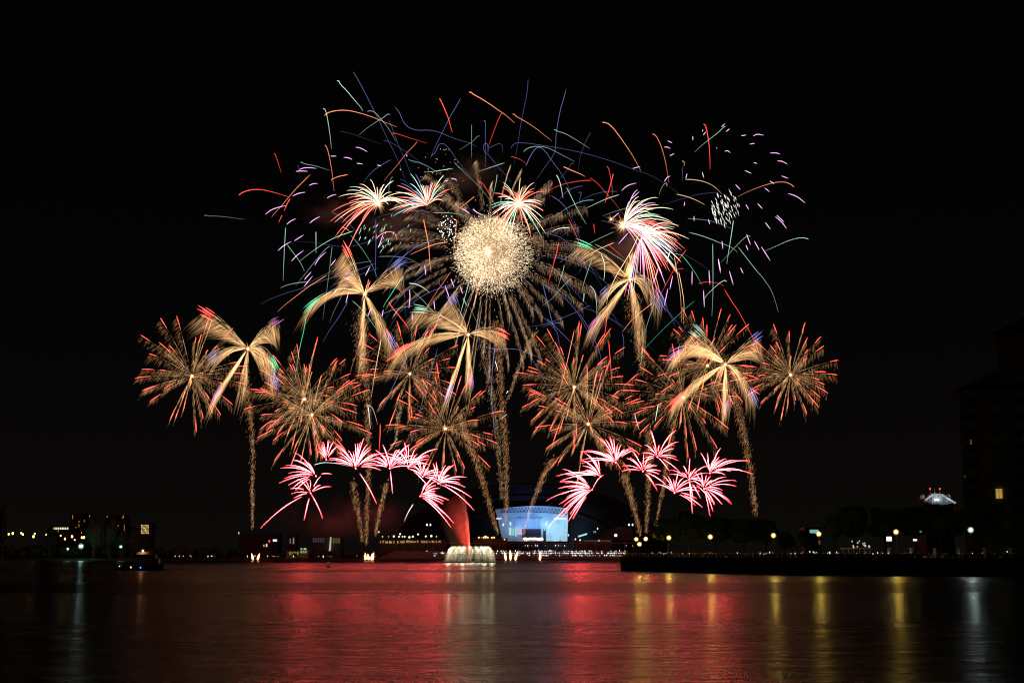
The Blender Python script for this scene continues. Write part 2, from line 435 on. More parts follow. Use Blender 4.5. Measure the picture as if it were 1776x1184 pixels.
q = MB(); q.prism([(at(571, 955, 1249).x, at(571, 955, 1249).z), (at(573.5, 955, 1249).x, at(573.5, 955, 1249).z), (at(575, 931, 1249).x, at(575, 931, 1249).z), (at(573.5, 931, 1249).x, at(573.5, 931, 1249).z)], 1246, 1249)
q.build('stair_tower', E('stair_tower_glow', (1, .9, .6), .5), t)
simple_building('boat_hall', 'low hall lit yellow green at the water edge', 496, 534, 954, 1130, M('hall_wall', (.3, .3, .2), .9),
                [(503 + k * 4.4, 959, 3.2, 5, E('hall_glow', (.80, .78, .22), .20)) for k in range(4)] + [(522.5 + k * 4, 954.5, 3.4, 8, E('green_hall_glow', (.6, .9, .42), .28)) for k in range(3)] + [(522.5, 951, 1.2, 2, E('hall_lamp_glow', (.9, 1, .6), 2)), (529, 951, 1.2, 2, E('hall_lamp_glow', (.9, 1, .6), 2))], ybase=963)
simple_building('signed_block', 'dark block with a red and a white light panel above the barge smoke', 414, 484, 926, 1330, m_wall,
                [(*Z4(387, 346), 3.2, 4.5, E('red_panel', (1, .06, .08), .8)), (*Z4(430, 340), 7, 3.6, E('white_panel', (.8, .95, 1), 1.1)), (*Z4(345, 380), 2, 4, e_winy), (*Z4(366, 378), 2.2, 5, e_winw), (*Z4(152, 285), 1.6, 4, e_winw)])
simple_building('arched_block', 'dark block with two tall pale windows left of the waterfront block', 498, 514, 927, 1300, m_wall,
                [(*Z4(548, 345), 2, 9, E('pale_dim_window', (.9, .85, .7), .16)), (*Z4(573, 345), 2.4, 10, E('pale_dim_window', (1, .85, .6), .25))])
# terrace building with globe lamps, left of the stadium
t = simple_building('terrace_pavilion', 'long pavilion with an amber lit gallery left of the fountain', 655, 775, 936, 1240, M('pavilion_wall', (.11, .09, .06), .9, .2, .3), [], 12)
gl = MB(); rr = R(3)
for k in range(46):
    x = 660 + k * 2.3
    bright = math.exp(-((x - 715) / 42) ** 2)
    if rr.random() < .25 + .75 * bright:
        a = at(x, 939.3 + rr.uniform(-.6, .6), 1239); gl.box((a.x, 1239, a.z), (.9, .4, 1.4 + 1.2 * rr.random()), rr.randrange(2))
gl.build('gallery_light', [e_winy, E('gallery_glow', (1, .7, .25), .28)], t)
for i, (x, y, r) in enumerate(((663.5, 930, .5), (674, 930, .4), (683, 929.5, .9), (692, 930, .8), (694, 925.5, .8), (698, 930, .6), (702, 930, .7), (710, 931, 1.0), (716, 930, .9), (725, 926, .8), (738.5, 929.5, .8), (748, 929, 1.0), (757, 930, .5), (657, 922, .7))):
    p = at(x, y, 1236); tl = thing('terrace_lamp', 'globe lamp on a pole above the amber pavilion, %s from the left' % ('first second third fourth fifth sixth seventh eighth ninth tenth eleventh twelfth thirteenth fourteenth'.split()[sorted([663.5, 674, 683, 692, 694, 698, 702, 710, 716, 725, 738.5, 748, 757, 657]).index(x)]), 'lamp', (p.x, 1236, 1.6), 'globe lamps above the amber pavilion')
    q = MB(); q.ball(p, r, 0, 8, 6); q.build('globe', e_phone2, tl)
    q = MB(); q.tube([(p.x, 1236, 1.6), (p.x, 1236, p.z - r * .8)], .12, 5); q.build('pole', m_dark, tl)
# restaurant row with orange lights by the jet
t = simple_building('lit_kiosk', 'kiosk row with orange ceiling lights between the red jet and the stadium', 820, 880, 934, 1220, M('kiosk_wall', (.10, .06, .04), .9), [], 10)
for x, y, r in ((830.5, 931.5, .7), (835.5, 931.5, .35), (839, 931.5, .7), (842, 930.5, 1.1), (846, 931.5, .7), (853, 931.7, .7), (857, 931.5, .7), (875, 935, .6)):
    q = MB(); q.ball(at(x, y, 1218), r, 0, 7, 5); q.build('ceiling_light', E('orange_ceiling_glow', (1, .52, .16), 2.4), t)
# floodlight pairs on masts
for x, label in ((743.5, 'mast with two white floodlights above the pavilion, left of the red jet'), (1094, 'mast with two white floodlights on the dark roof right of the stadium')):
    p = at(x, 909.5, 1330); t = thing('floodlight_mast', label, 'floodlight mast', (p.x, 1330, 1.6), 'twin floodlight masts')
    q = MB(); q.tube([(p.x, 1330, 1.6), (p.x, 1330, p.z - 1)], [.5, .25], 6); q.tube([(p.x - 2.4, 1330, p.z - 1.2), (p.x + 2.4, 1330, p.z - 1.2)], .2, 5); q.build('mast', m_dark, t)
    for s_ in (-1, 1):
        q = MB(); q.ball((p.x + s_ * 1.65, 1329.6, p.z), .62, 0, 8, 6, 1, 1, 1.7); q.build('floodlight_head', E('floodlight_head_glow', (1, .98, .9), 2.2), t)
# grandstand with the seated crowd and their phone lights
YG = FAR + 10
g = thing('grandstand', 'long dark stepped grandstand on the far shore below the stadium', 'grandstand', (gx(880, YG), YG, 1.6))
for k in range(4):
    q = MB(); zt = 2.2 + k * 1.7
    a, b = gx(655 + 8 * k, YG), gx(1100 - 3 * k, YG)
    q.box(((a + b) / 2, YG + 4 + k * 4, (1.6 + zt) / 2), (b - a, 4, zt - 1.6)); q.build('terrace_step', m_conc, g)
q = MB(); a, b = gx(700, YG + 30), gx(1100, YG + 30); zt = gz(941, YG + 30)
q.box(((a + b) / 2, YG + 32, zt), (b - a, 8, .6))
for k in range(25):
    x = a + (b - a) * k / 24; q.box((x, YG + 30, (1.6 + zt - .3) / 2), (.4, .4, zt - .3 - 1.6))
q.build('promenade_deck', m_conc, g)
def crowd(name, label, spots, rr, light_p, scale=1.0, mats=None, ph=1.0):
    mb = MB()
    for (x, y, z) in spots:
        h = rr.uniform(1.5, 1.8) * scale; c = Vector((x, y, z))
        mb.lathe(c, [(.13, 0), (.17, h * .3), (.20, h * .5), (.25, h * .78), (.09, h * .84)], 6, 0)
        mb.ball((x, y, z + h * .93), .12 * scale, 1, 6, 4)
        if rr.random() < light_p:
            s_ = rr.choice((-1, 1)); hand = c + Vector((s_ * .3, -.3, h * rr.uniform(.85, 1.12)))
            mb.tube([c + Vector((s_ * .22, 0, h * .76)), c + Vector((s_ * .34, -.12, h * .72)), hand], [.06, .05, .04], 4, 0)
            k = rr.uniform(.12, .85) * ph; mb.box(hand, (k * .5, .06, k * rr.uniform(1, 2.0)), 2 if rr.random() < .75 else 3)
    o = mb.build(name, mats or [m_cloth, m_skin, e_phone, e_phone2])
    return tag(o, label, 'crowd', None, 'stuff')
rr = R(21); sp = []
for k in range(1700):
    px = rr.triangular(690, 1085, 980) if rr.random() < .5 else rr.uniform(740, 1085)
    if math.sin(px * .31) + math.sin(px * .113 + 1) < -.55 and rr.random() < .8: px = rr.uniform(840, 1080)
    st = rr.choice((0, 1, 1, 1, 2))
    sp.append((gx(px, YG + 4 + st * 4), YG + 3 + st * 4 + rr.uniform(-.8, 1.4), 2.2 + st * 1.7))
for k in range(130):
    px = rr.choice((rr.uniform(905, 990), rr.uniform(905, 990), rr.uniform(775, 1100)))
    sp.append((gx(px, YG + 30), YG + 29.5, gz(941, YG + 30) + .3 if rr.random() < .4 else gz(949, YG + 30)))
for k in range(110):
    px = rr.uniform(300, 700); sp.append((gx(px, YG), YG - 5, 1.6))
crowd('crowd', 'dense seated crowd on the far shore holding up many white phone lights', sp, rr, .30)
# right of the stadium: low dark halls with lit strips
t = simple_building('sports_hall', 'low dark hall with a cyan lit roof strip right of the stadium', 995, 1062, 935, 1270, m_wall,
    [(1012, 927.5, .1, .1, m_dark)] + [(1015 + k * 4.3, 937.3, 3.0, 1.6, E('dim_row_window', (1, .75, .4), .10)) for k in range(11)])
q = MB()
for k in range(6):
    a = at(1004 + k * 2.6, 929.5 - k * .8, 1262); q.box((a.x, 1262, a.z), (1.3, .6, 1.4))
q.build('roof_light_strip', E('cyan_roof_glow', (.45, .85, .95), .9), t)
q = MB(); a = at(1031.5, 921.8, 1262); q.box((a.x, 1262, a.z), (2.4, .6, 1.6)); q.build('roof_sign', E('roof_sign_glow', (.5, .75, .85), .28), t)
q = MB(); a = at(1068, 927.7, 1260); q.ball(a, 1.3, 0, 8, 6); q.build('entrance_light', E('entrance_glow', (.9, 1, 1), 2.2), t)
q = MB()
for x, y in ((1006, 936), (998, 934.5), (986, 927.5), (1036.5, 916)):
    a = at(x, y, 1262); q.ball(a, .55, 0, 6, 4, 1, 1, 1.6)
q.build('wall_lamp', E('wall_lamp_glow', (1, .8, .55), 1.5), t)
q = MB(); q.prism([(at(1040, 936, 1285).x, at(1040, 936, 1285).z), (at(1100, 936, 1285).x, at(1100, 936, 1285).z), (at(1096, 916, 1285).x, at(1096, 916, 1285).z), (at(1075, 912, 1285).x, at(1075, 912, 1285).z), (at(1050, 920, 1285).x, at(1050, 920, 1285).z)], 1285, 1300)
tag(q.build('roof_canopy', M('grey_canopy', (.10, .10, .11), .8, .2, .1)), 'grey sail canopy roof behind the dark hall right of the stadium', 'canopy')

# ------------------------------------------------------------------ fountain, red jet, pontoon, barges, buoy, boat
YF = 800.0
pz = 0.45
mb = MB(); a, b = gx(705, YF), gx(1000, YF)
mb.box(((a + b) / 2, YF, .2), (b - a, 3, .5)); mb.box((gx(820, YF), YF, .35), (34, 26, .6))
for k in range(24): mb.lathe((a + (b - a) * k / 23, YF - 1.3, .4), [(.2, 0), (.2, .7), (.08, .8)], 6)
tag(mb.build('pontoon', m_dark), 'long dark floating pontoon carrying the white fountain', 'pontoon')
def fountain():
    cx = gx(815.5, YF); c = Vector((cx, YF, pz))
    t = thing('fountain', 'white lit umbrella fountain spraying from a ring on the pontoon', 'fountain', c)
    ztop = gz(949.5, YF); zb = .7; rtop, rbot = 9.6, 14.6
    rng = MB(); pts = [c + Vector((rtop * math.cos(q * math.pi / 16), rtop * math.sin(q * math.pi / 16), ztop - pz)) for q in range(33)]
    rng.tube(pts, .18, 6)
    for q in range(8):
        a_ = q * math.pi / 4; p = c + Vector((rtop * math.cos(a_), rtop * math.sin(a_), 0)); rng.tube([p, p + Vector((0, 0, ztop - pz))], .14, 5)
    rng.build('nozzle_ring', m_dark, t)
    r_ = R(5); N = 18
    for q in range(N):
        a_ = 2 * math.pi * (q + .5) / N; p = c + Vector((rtop * math.cos(a_), rtop * math.sin(a_), ztop - pz))
        b_ = MB(); b_.ball(p + Vector((0, 0, .2)), .72, 0, 8, 6, 1, 1, .9); b_.build('nozzle_lamp', E('nozzle_lamp_glow', (1, .94, .60), 1.3, True) if q == 0 else bpy.data.materials['nozzle_lamp_glow'], t)
        s_ = MB()
        for k in range(95):
            aa = a_ + r_.gauss(0, .55 / N * 2 * math.pi * .5); rr0 = rtop + r_.uniform(-.5, .5)
            rl = rtop + (rbot - rtop) * r_.uniform(.25, 1.0) ** .6
            fall = r_.uniform(.0, .85)
            def P(u): return c + Vector(((rr0 + (rl - rr0) * u) * math.cos(aa), (rr0 + (rl - rr0) * u) * math.sin(aa), (ztop - pz + .5) * (1 - u ** 1.9) + .2 + 1.2 * u * (1 - u)))
            u1 = min(1, fall + r_.uniform(.12, .35)); s_.tube([P(fall), P((fall + u1) / 2), P(u1)], [.02, .055, .02], 3)
        s_.build('water_veil', m_spray, t)
    lamp('fountain_lamp', (cx, YF, ztop - 2.0), (1, .96, .58), 3400, t, radius=2.5)
    for q in range(6):
        a_ = 2 * math.pi * q / 6 + .2; lamp('fountain_lamp', (cx + 12.2 * math.cos(a_), YF + 12.2 * math.sin(a_), ztop - .3), (1, .96, .58), 2500, t, radius=.5)
fountain()
def red_jet():
    x0 = gx(815.5, YF + 30); c = Vector((x0, YF + 30, .5))
    t = thing('water_jet', 'tall red lit water jet rising behind the fountain with mist drifting left', 'fountain', c)
    H = gz(866, YF + 30); r_ = R(6)
    core = MB()
    for k in range(420):
        u = r_.random() ** 1.5; sp_ = .12 + 1.9 * u
        x = x0 - 3.0 * u ** 2.0 - abs(r_.gauss(0, 1)) * sp_ * .8; z = .8 + H * u
        p = Vector((x, YF + 30 + r_.gauss(0, .5 + u), z))
        core.dash(p, p + Vector((-.9 * u, 0, 3 + 3 * r_.random())), .13 * (1.15 - u))
    core.build('jet', m_spray, t)
    mist = MB(); mist.tube([(x0 - 3.5, YF + 31, 1.0), (x0 - 6, YF + 31, H * .3), (x0 - 9.0, YF + 31, H * .65), (x0 - 9, YF + 31, H * .9), (x0 - 7, YF + 31, H * 1.12)], [3.0, 6.0, 8.5, 7.0, 1.0], 18)
    mm = bpy.data.materials.new('spray_mist'); mm.use_nodes = True; q = mm.node_tree; q.nodes.clear(); oo = q.nodes.new('ShaderNodeOutputMaterial'); v = q.nodes.new('ShaderNodeVolumePrincipled')
    v.inputs['Color'].default_value = (.9, .9, .9, 1); q.links.new(v.outputs[0], oo.inputs[1])
    tcm = q.nodes.new('ShaderNodeTexCoord'); mpm = q.nodes.new('ShaderNodeMapping'); mpm.inputs['Location'].default_value = (-(x0 - 5) / 15, -(YF + 31) / 12, -(H * .5) / (H * .75)); mpm.inputs['Scale'].default_value = (1 / 15, 1 / 12, 1 / (H * .75))
    gm_ = q.nodes.new('ShaderNodeTexGradient'); gm_.gradient_type = 'SPHERICAL'; nm_ = q.nodes.new('ShaderNodeTexNoise'); nm_.inputs['Scale'].default_value = .16
    mu = q.nodes.new('ShaderNodeMath'); mu.operation = 'MULTIPLY'; mu2 = q.nodes.new('ShaderNodeMath'); mu2.operation = 'MULTIPLY'; mu2.inputs[1].default_value = .034
    q.links.new(tcm.outputs['Object'], mpm.inputs[0]); q.links.new(mpm.outputs[0], gm_.inputs[0]); q.links.new(tcm.outputs['Object'], nm_.inputs['Vector'])
    q.links.new(gm_.outputs['Fac'], mu.inputs[0]); q.links.new(nm_.outputs['Fac'], mu.inputs[1]); q.links.new(mu.outputs[0], mu2.inputs[0]); q.links.new(mu2.outputs[0], v.inputs['Density'])
    mist.build('mist', mm, t)
    b_ = MB(); b_.lathe(c, [(1, 0), (1, .4), (.4, .6), (.25, 1.2)], 10); b_.build('nozzle', m_dark, t)
    lamp('jet_lamp', (x0 + .8, YF + 26.5, 1.2), (1, .05, .03), 400000, t, 'SPOT', .3, (x0 - 3, YF + 30, H), 60, 1.0)
red_jet()
def barge(px, flames, label, Y=930):
    cx = gx(px, Y); t = thing('launch_barge', label, 'barge', (cx, Y, 0), 'firework barges')
    h = MB(); L = 26
    h.prism([(cx - L / 2, .9), (cx - L / 2 + 1.6, -.4), (cx + L / 2 - 1.6, -.4), (cx + L / 2, .9)], Y - 4, Y + 4); h.build('hull', m_dark, t)
    r_ = R(int(px)); q = MB()
    for k in range(14): q.lathe((cx - 9 + 18 * k / 13, Y + r_.uniform(-2, 2), .9), [(.2, 0), (.2, 1.1)], 6)
    q.build('mortar_rack', m_dark, t)
    for fx, fy, fh, lean in flames:
        p = at(fx, fy, Y - 1); f = MB()
        f.tube([(p.x - lean * fh * .1, p.y, max(.9, p.z - fh * .5)), (p.x, p.y, p.z - fh * .2), (p.x + lean * fh * .2, p.y, p.z + fh * .2), (p.x + lean * fh * .5, p.y, p.z + fh * .6)], [.35, .75, .5, .03], 8)
        f.build('flame', e_flame, t, True)
    return t
barge(443, [(438.5, 965.5, 4.2, -.5), (447.5, 965.5, 4.2, .5)], 'dark launch barge with two small flames at the left', 1000)
barge(640, [(634, 966, 5.2, -.1), (639.3, 966, 4, -.3), (644.3, 966, 4.6, .2), (646.5, 965, 5, .3)], 'dark launch barge with a cluster of four flames left of the fountain', 1000)
barge(885, [(877, 964, 5, -.4), (885.5, 963.5, 6.5, -.1), (894.5, 964, 5.5, .5)], 'dark launch barge with three orange flames right of the fountain', 980)
barge(936, [(936.5, 964.5, 5.6, .2)], 'dark launch barge with a single flame below the stadium screen', 985)
barge(1118, [(1113, 968, 1, 0)], 'dark launch barge half hidden behind the promenade corner', 1010) if False else None
p = at(569, 983, 545); t = thing('buoy', 'small dark channel buoy with a tiny white light in the red water', 'buoy', (p.x, 545, 0))
q = MB(); q.lathe((p.x, 545, -.3), [(.6, 0), (.75, .3), (.7, .7), (.25, 1.0), (.12, 1.9)], 10); q.build('float', m_dark, t)
q = MB(); q.ball((p.x, 545, 1.75), .14, 0, 8, 6); q.build('lamp', E('buoy_glow', (1, .9, .8), 1.5), t)
def boat():
    Y = 440.0; X = lambda px: gx(px, Y); Zp = lambda py: gz(py, Y)
    c = X(248); t = thing('work_boat', 'dark moored work boat with an orange lit cabin roof on the left', 'boat', (c, Y, 0))
    h = MB(); L = X(286) - X(209); N = 13; ring = []
    for i in range(N):
        u = i / (N - 1); x = X(209) + L * u; bw = 2.1 * (1 - max(0, (u - .62) / .38) ** 2.2) + .05; sh = 1.3 + .9 * max(0, u - .5) ** 1.5 * 3
        ring.append([(x, Y - bw, sh), (x, Y - bw * .8, -.3), (x, Y + bw * .8, -.3), (x, Y + bw, sh)])
    vs_ = [p for r in ring for p in r]; fs = []
    for i in range(N - 1):
        for k in range(4): fs.append((i * 4 + k, i * 4 + (k + 1) % 4, (i + 1) * 4 + (k + 1) % 4, (i + 1) * 4 + k))
    fs += [(0, 1, 2, 3), tuple(4 * (N - 1) + k for k in (3, 2, 1, 0))]
    h._add(vs_, fs); h.build('hull', M('hull_paint', (.05, .05, .06), .4, .4), t)
    cb = MB(); cb.box((X(258), Y, 2.5), (X(278) - X(241), 3, 2.4)); cb.box((X(257), Y, 4.2), (X(272) - X(243), 2.6, 1.1)); cb.build('cabin', M('cabin_paint', (.10, .10, .11), .5, .4), t)
    rf = MB(); xa_, xb_ = X(239), X(259); rf._add([(xa_, Y - 1.7, 4.85), (xb_, Y - 1.7, 4.85), (xb_, Y, 5.7), (xa_, Y, 5.7), (xb_, Y + 1.7, 4.85), (xa_, Y + 1.7, 4.85)], [(0, 1, 2, 3), (3, 2, 4, 5), (0, 5, 4, 1), (0, 3, 5), (1, 4, 2)]); rf.build('canopy', M('tarpaulin', (.5, .32, .15), .8), t)
    rl = MB()
    for k in range(8): rl.tube([(X(210 + 4 * k), Y - 2, 1.3), (X(210 + 4 * k), Y - 2, 2.2)], .04, 4)
    rl.tube([(X(210), Y - 2, 2.2), (X(238), Y - 2, 2.2)], .04, 4); rl.tube([(X(244), Y, 5), (X(244), Y, 7.6)], .06, 5); rl.tube([(X(281), Y, 2), (X(285), Y, 4.0)], .06, 5); rl.build('railing', m_dark, t)
    q = MB(); q.ball((X(248.5), Y - .6, 5.95), .28, 0, 8, 6); q.build('cabin_light', E('cabin_light_glow', (.95, .9, 1), 5, True), t)
    q = MB(); q.ball((X(231), Y - 2.1, 1.0), .18, 0, 8, 6, 1, 1, 1.5); q.ball((X(211.5), Y - 2.1, 1.3), .11, 0, 6, 4, 1, 1, 2); q.build('deck_light', E('deck_light_glow', (1, .8, .55), 2.2, True), t)
    q = MB(); q.ball((X(248), Y - 2.2, .9), .10, 0, 6, 4); q.build('side_light', E('side_light_glow', (.12, .12, 1), 30, True), t)
    lamp('canopy_lamp', (X(248), Y - 2.0, 6.0), (1, .42, .08), 70, t, radius=.15)
boat()
# pale lamps of the left bank with long reflections
for x, y, rad, label, mt, Y in ((140.5, 946.7, .80, 'very bright teal lamp post on the left bank', E('teal_lamp_glow', (.45, 1, 1.0), 110, True), 1090), (117.5, 951.5, .4, 'small pale green lamp post left of the bright teal lamp', E('pale_green_lamp_glow', (.75, 1, .8), 14, True), 1090), (209.5, 947.5, .5, 'cool blue white lamp post behind the stern of the work boat', E('blue_white_lamp_glow', (.6, .9, 1), 22, True), 1085)):
    p = at(x, y, Y); t = thing('street_lamp', label, 'street lamp', (p.x, Y, 1.6), 'lamps along the left bank')
    q = MB(); q.ball(p, rad, 0, 8, 6); lo = q.build('lantern', mt, t)
    q = MB()
    for f_ in (1.6, 2.2, 3.0): q.ball(p, rad * f_, 0, 12, 8)  # nested glowing shells that imitate the halo around the lamp
    q.build('globe', F('cool_halo_glow', (.35, .95, 1.0), .16), lo)
    q = MB(); q.tube([(p.x, Y + .2, 1.6), (p.x, Y + .2, p.z)], .1, 5); q.build('pole', m_dark, t)
ORD = 'first second third fourth fifth sixth seventh eighth ninth tenth eleventh twelfth thirteenth fourteenth fifteenth sixteenth seventeenth eighteenth nineteenth twentieth'.split()
AM = sorted(((8, 280), (67, 292), (98, 286), (163, 284), (176, 294), (258, 310), (268, 288), (358, 296), (413, 304), (467, 304), (500, 328), (555, 310), (575, 336), (630, 318), (647, 317), (705, 348), (738, 325), (752, 366), (838, 370), (935, 365), (955, 352), (973, 357)))
for i, (zx, zy) in enumerate(AM):
    x, y = Z3(zx, zy); Y = 1160 + (i * 37) % 90; p = at(x, y, Y)
    lb = ('amber street lamp on the left bank, %s from the left edge of the row' % ORD[i]) if i < 11 else ('amber street lamp on the left bank, %s' % ('right end of the row' if i == len(AM) - 1 else ORD[len(AM) - 1 - i] + ' before the right end of the row'))
    t = thing('street_lamp', lb, 'street lamp', (p.x, Y, 1.6), 'amber street lamps of the left bank')
    q = MB(); q.ball(p, .45 + (i % 3) * .15, 0, 8, 6, 1, 1, 1.5); q.build('lantern', e_amber, t)
    q = MB(); q.tube([(p.x, Y + .3, 1.6), (p.x, Y + .3, p.z)], .12, 5); q.build('pole', m_dark, t)

# ------------------------------------------------------------------ trees
def crown_mesh(mb, c, rx, ry, rz, rr, n, leaf):
    lumps = [(c, .80)]
    for k in range(9):
        a, e = rr.uniform(0, 6.28), rr.uniform(-.5, 1.2)
        lumps.append((c + Vector((rx * .62 * math.cos(a) * math.cos(e), ry * .62 * math.sin(a) * math.cos(e), rz * .6 * math.sin(e))), rr.uniform(.3, .48)))
    for (p, k) in lumps: mb.ball(p, 1, 0, 9, 6, rx * k * .86, ry * k * .86, rz * k * .86, rr)
    for i in range(n):
        p, k = lumps[rr.randrange(len(lumps))]
        a, z = rr.uniform(0, 6.28), rr.uniform(-1, 1); q = math.sqrt(1 - z * z); g_ = rr.uniform(.85, 1.12) * k
        s = p + Vector((rx * g_ * q * math.cos(a), ry * g_ * q * math.sin(a), rz * g_ * z))
        u = Vector((rr.uniform(-1, 1), rr.uniform(-1, 1), rr.uniform(-1, 1))).normalized(); v = u.orthogonal().normalized(); l = leaf * rr.uniform(.6, 1.3)
        mb._add([tuple(s - u * l), tuple(s + v * l * .5), tuple(s + u * l), tuple(s - v * l * .5)], [(0, 1, 2, 3)])
def tree(label, px, ytop, halfw, Y, zg, name='tree', group='dark trees', n=650, leaf=.5, kind='round'):
    top = gz(ytop, Y); x = gx(px, Y); wdt = halfw * Y / F_PX; rr = R(int(px * 7 + ytop)); h = top - zg
    t = thing(name, label, 'tree', (x, Y, zg), group)
    tr = MB(); r0 = .03 * h + .12
    tr.tube([(x, Y, zg), (x + .1, Y, zg + h * .25), (x - .1, Y, zg + h * .5), (x, Y, zg + h * .75)], [r0, r0 * .8, r0 * .6, r0 * .25], 8)
    for k in range(4):
        a = k * 1.6 + rr.random(); tr.tube([(x, Y, zg + h * .35), (x + wdt * .3 * math.cos(a), Y + wdt * .3 * math.sin(a), zg + h * .55), (x + wdt * .6 * math.cos(a), Y + wdt * .6 * math.sin(a), zg + h * .68)], [r0 * .5, r0 * .35, r0 * .1], 5)
    tr.build('trunk', m_bark, t)
    cr = MB(); f0 = .28 if kind == 'round' else .12
    rz = h * (1 - f0) / 2
    crown_mesh(cr, Vector((x, Y, zg + h * f0 + rz)), wdt, wdt * .8, rz, rr, n, leaf); cr.build('crown', m_leaf, t)
PROM = 3.6
for a in ((1160, 896, 30, 470, 'broad dark tree at the left end of the promenade grove'), (1196, 885, 34, 480, 'tallest dark tree of the promenade grove above the left lamps'),
          (1240, 890, 36, 478, 'rounded dark tree between the second and third promenade lamps'), (1290, 898, 34, 470, 'wide dark tree left of the fourth promenade lamp'), (1328, 897, 28, 474, 'dark tree with a blunt crown above the fourth promenade lamp'),
          (1362, 922, 18, 500, 'low dark tree right of the fourth promenade lamp'), (1398, 921, 18, 480, 'low dark bush tree left of the cyan lit roof'),
          (1448, 886, 18, 430, 'slim shoulder tree left of the tallest right grove tree'), (1481, 873, 36, 440, 'large dark domed tree right of the cyan lit roof'),
          (1536, 875, 34, 440, 'large dark tree above the fifth yellow lamp'), (1588, 868, 42, 450, 'tall dark tree below the left gable of the lit roof'), (1632, 872, 44, 440, 'wide dark tree in front of the gabled roof'),
          (1700, 870, 42, 430, 'dark tree at the foot of the apartment tower'), (1765, 868, 38, 420, 'dark tree at the right edge of the picture')):
    tree(a[4], a[0], a[1], a[2], a[3], PROM, group='dark trees of the promenade')
for px, y0, Y, lab in ((1672, 925, 372, 'bare slender tree left of the white promenade lamp post'), (1716, 925, 372, 'bare slender tree right of the white promenade lamp post')):
    x = gx(px, Y); t = thing('bare_tree', lab, 'tree', (x, Y, PROM), 'bare slender trees'); tr = MB(); z = gz(y0, Y); rr = R(px)
    tr.tube([(x, Y, PROM), (x + .3, Y, PROM + 2), (x + .1, Y, z - 2)], [.16, .12, .06], 6); tr.build('trunk', m_bark, t); br = MB()
    for k in range(9):
        a = rr.uniform(0, 6.28); zz = rr.uniform(PROM + 1.8, z - 1.5); br.tube([(x + .15, Y, zz), (x + .8 * math.cos(a), Y + .8 * math.sin(a), zz + 1.2), (x + 1.5 * math.cos(a), Y + 1.2 * math.sin(a), zz + 2.3)], [.05, .035, .01], 4)
    br.build('branches', m_bark, t)
for a in ((2, 868, 9, 900, 'dark tree cut by the left picture edge'), (85, 906, 9, 1130, 'dark pointed tree left of the row of white windows'), (162, 895, 14, 1120, 'tall dark tree in front of the left lit tower'), (190, 893, 14, 1125, 'tall dark tree right of its taller neighbour on the left bank'),
          (212, 915, 12, 1120, 'shorter dark tree at the right of the left bank grove'), (228, 910, 12, 1140, 'dark tree just left of the amber window slab')):
    tree(a[4], a[0], a[1], a[2], a[3], 1.6, group='dark trees of the left bank', n=500, leaf=.9, kind='tall')
rr = R(31); mb = MB()
for k in range(150):
    px = rr.uniform(-30, 660); Y = FAR + 30 + rr.uniform(0, 30); h = rr.uniform(6, 11) * (1 if px < 420 else .62)
    crown_mesh(mb, Vector((gx(px, Y), Y, 1.6 + h * .5)), h * .55, h * .5, h * .5, rr, 25, 1.0)
tag(mb.build('far_trees', m_leaf), 'low dark belt of trees along the far left shore', 'trees', None, 'stuff')

# ------------------------------------------------------------------ promenade: lamps, pillars, people, condo, gabled roof
PL = [(1103.5, 934.5, 520, 'yellow'), (1120, 934, 500, 'yellow'), (1109, 943, 470, 'yellow'), (1160, 932, 440, 'yellow'), (1232, 930.5, 410, 'yellow'), (1341.5, 928, 390, 'yellow'), (1420, 925.5, 375, 'yellow'), (1554, 922, 362, 'yellow'), (1683.5, 918.5, 350, 'white')]
PLL = ['yellow lamp post at the left end of the promenade, upper left of three', 'yellow lamp post at the promenade corner, upper right of three', 'low cream lamp post, lowest of the three at the promenade corner',
       'yellow lamp post under the left end of the promenade grove', 'yellow lamp post under the rounded middle of the promenade grove', 'yellow lamp post under the right end of the promenade grove', 'yellow lamp post with a hanging banner beside the cyan lit roof',
       'yellow lamp post between the lit stall and the white sign', 'cool white lamp post between two bare slender trees']
for (x, y, Y, kd), lb in zip(PL, PLL):
    p = at(x, y, Y); t = thing('street_lamp', lb, 'street lamp', (p.x, Y, PROM), 'lamp posts along the promenade')
    q = MB(); q.ball(p, .20 + .0003 * Y, 0, 12, 8); lo = q.build('lantern', e_lampw if kd == 'white' else e_lampy, t, True)
    q = MB()
    for f_ in (.62, .8, 1.0): q.ball(p, f_ * (.5 + .0007 * Y), 0, 14, 10)  # stacked glowing shells standing in for the bloom around the lantern
    q.build('globe', F('white_halo_glow', (.75, 1.0, .85), .30) if kd == 'white' else F('yellow_halo_glow', (1.0, .60, .04), .34), lo, True)
    q = MB(); q.lathe((p.x, Y, PROM), [(.22, 0), (.2, .5), (.08, .7), (.06, p.z - PROM - .5), (.16, p.z - PROM - .42)], 8); q.build('pole', m_dark, t)
    if 1419 < x < 1421:
        q = MB(); q.box((p.x + .12, Y - .05, p.z - 2.2), (.7, .08, 1.1)); q.build('banner', M('banner_cloth', (.6, .45, .25), .9), t)
for i, (x, y) in enumerate(((1541, 943), (1579.5, 946), (1620.5, 942), (1662, 943), (1707, 942.5), (1752, 942))):
    Y = 375; p = at(x, y, Y); q = MB(); h = 2.7
    q.box((p.x, Y, PROM + h / 2), (.62, .62, h)); q.box((p.x, Y, PROM + h + .12), (.85, .85, .24)); q.box((p.x, Y, PROM + .2), (.8, .8, .4))
    tag(q.build('gate_pillar', m_stone), 'square pale stone gate pillar, %s' % ('leftmost beside the bright white sign', 'second from the left under the small white sign', 'third from the left, brightest of the row', 'just left of the cool white lamp', 'just right of the cool white lamp', 'rightmost at the picture edge')[i], 'pillar', 'stone gate pillars')
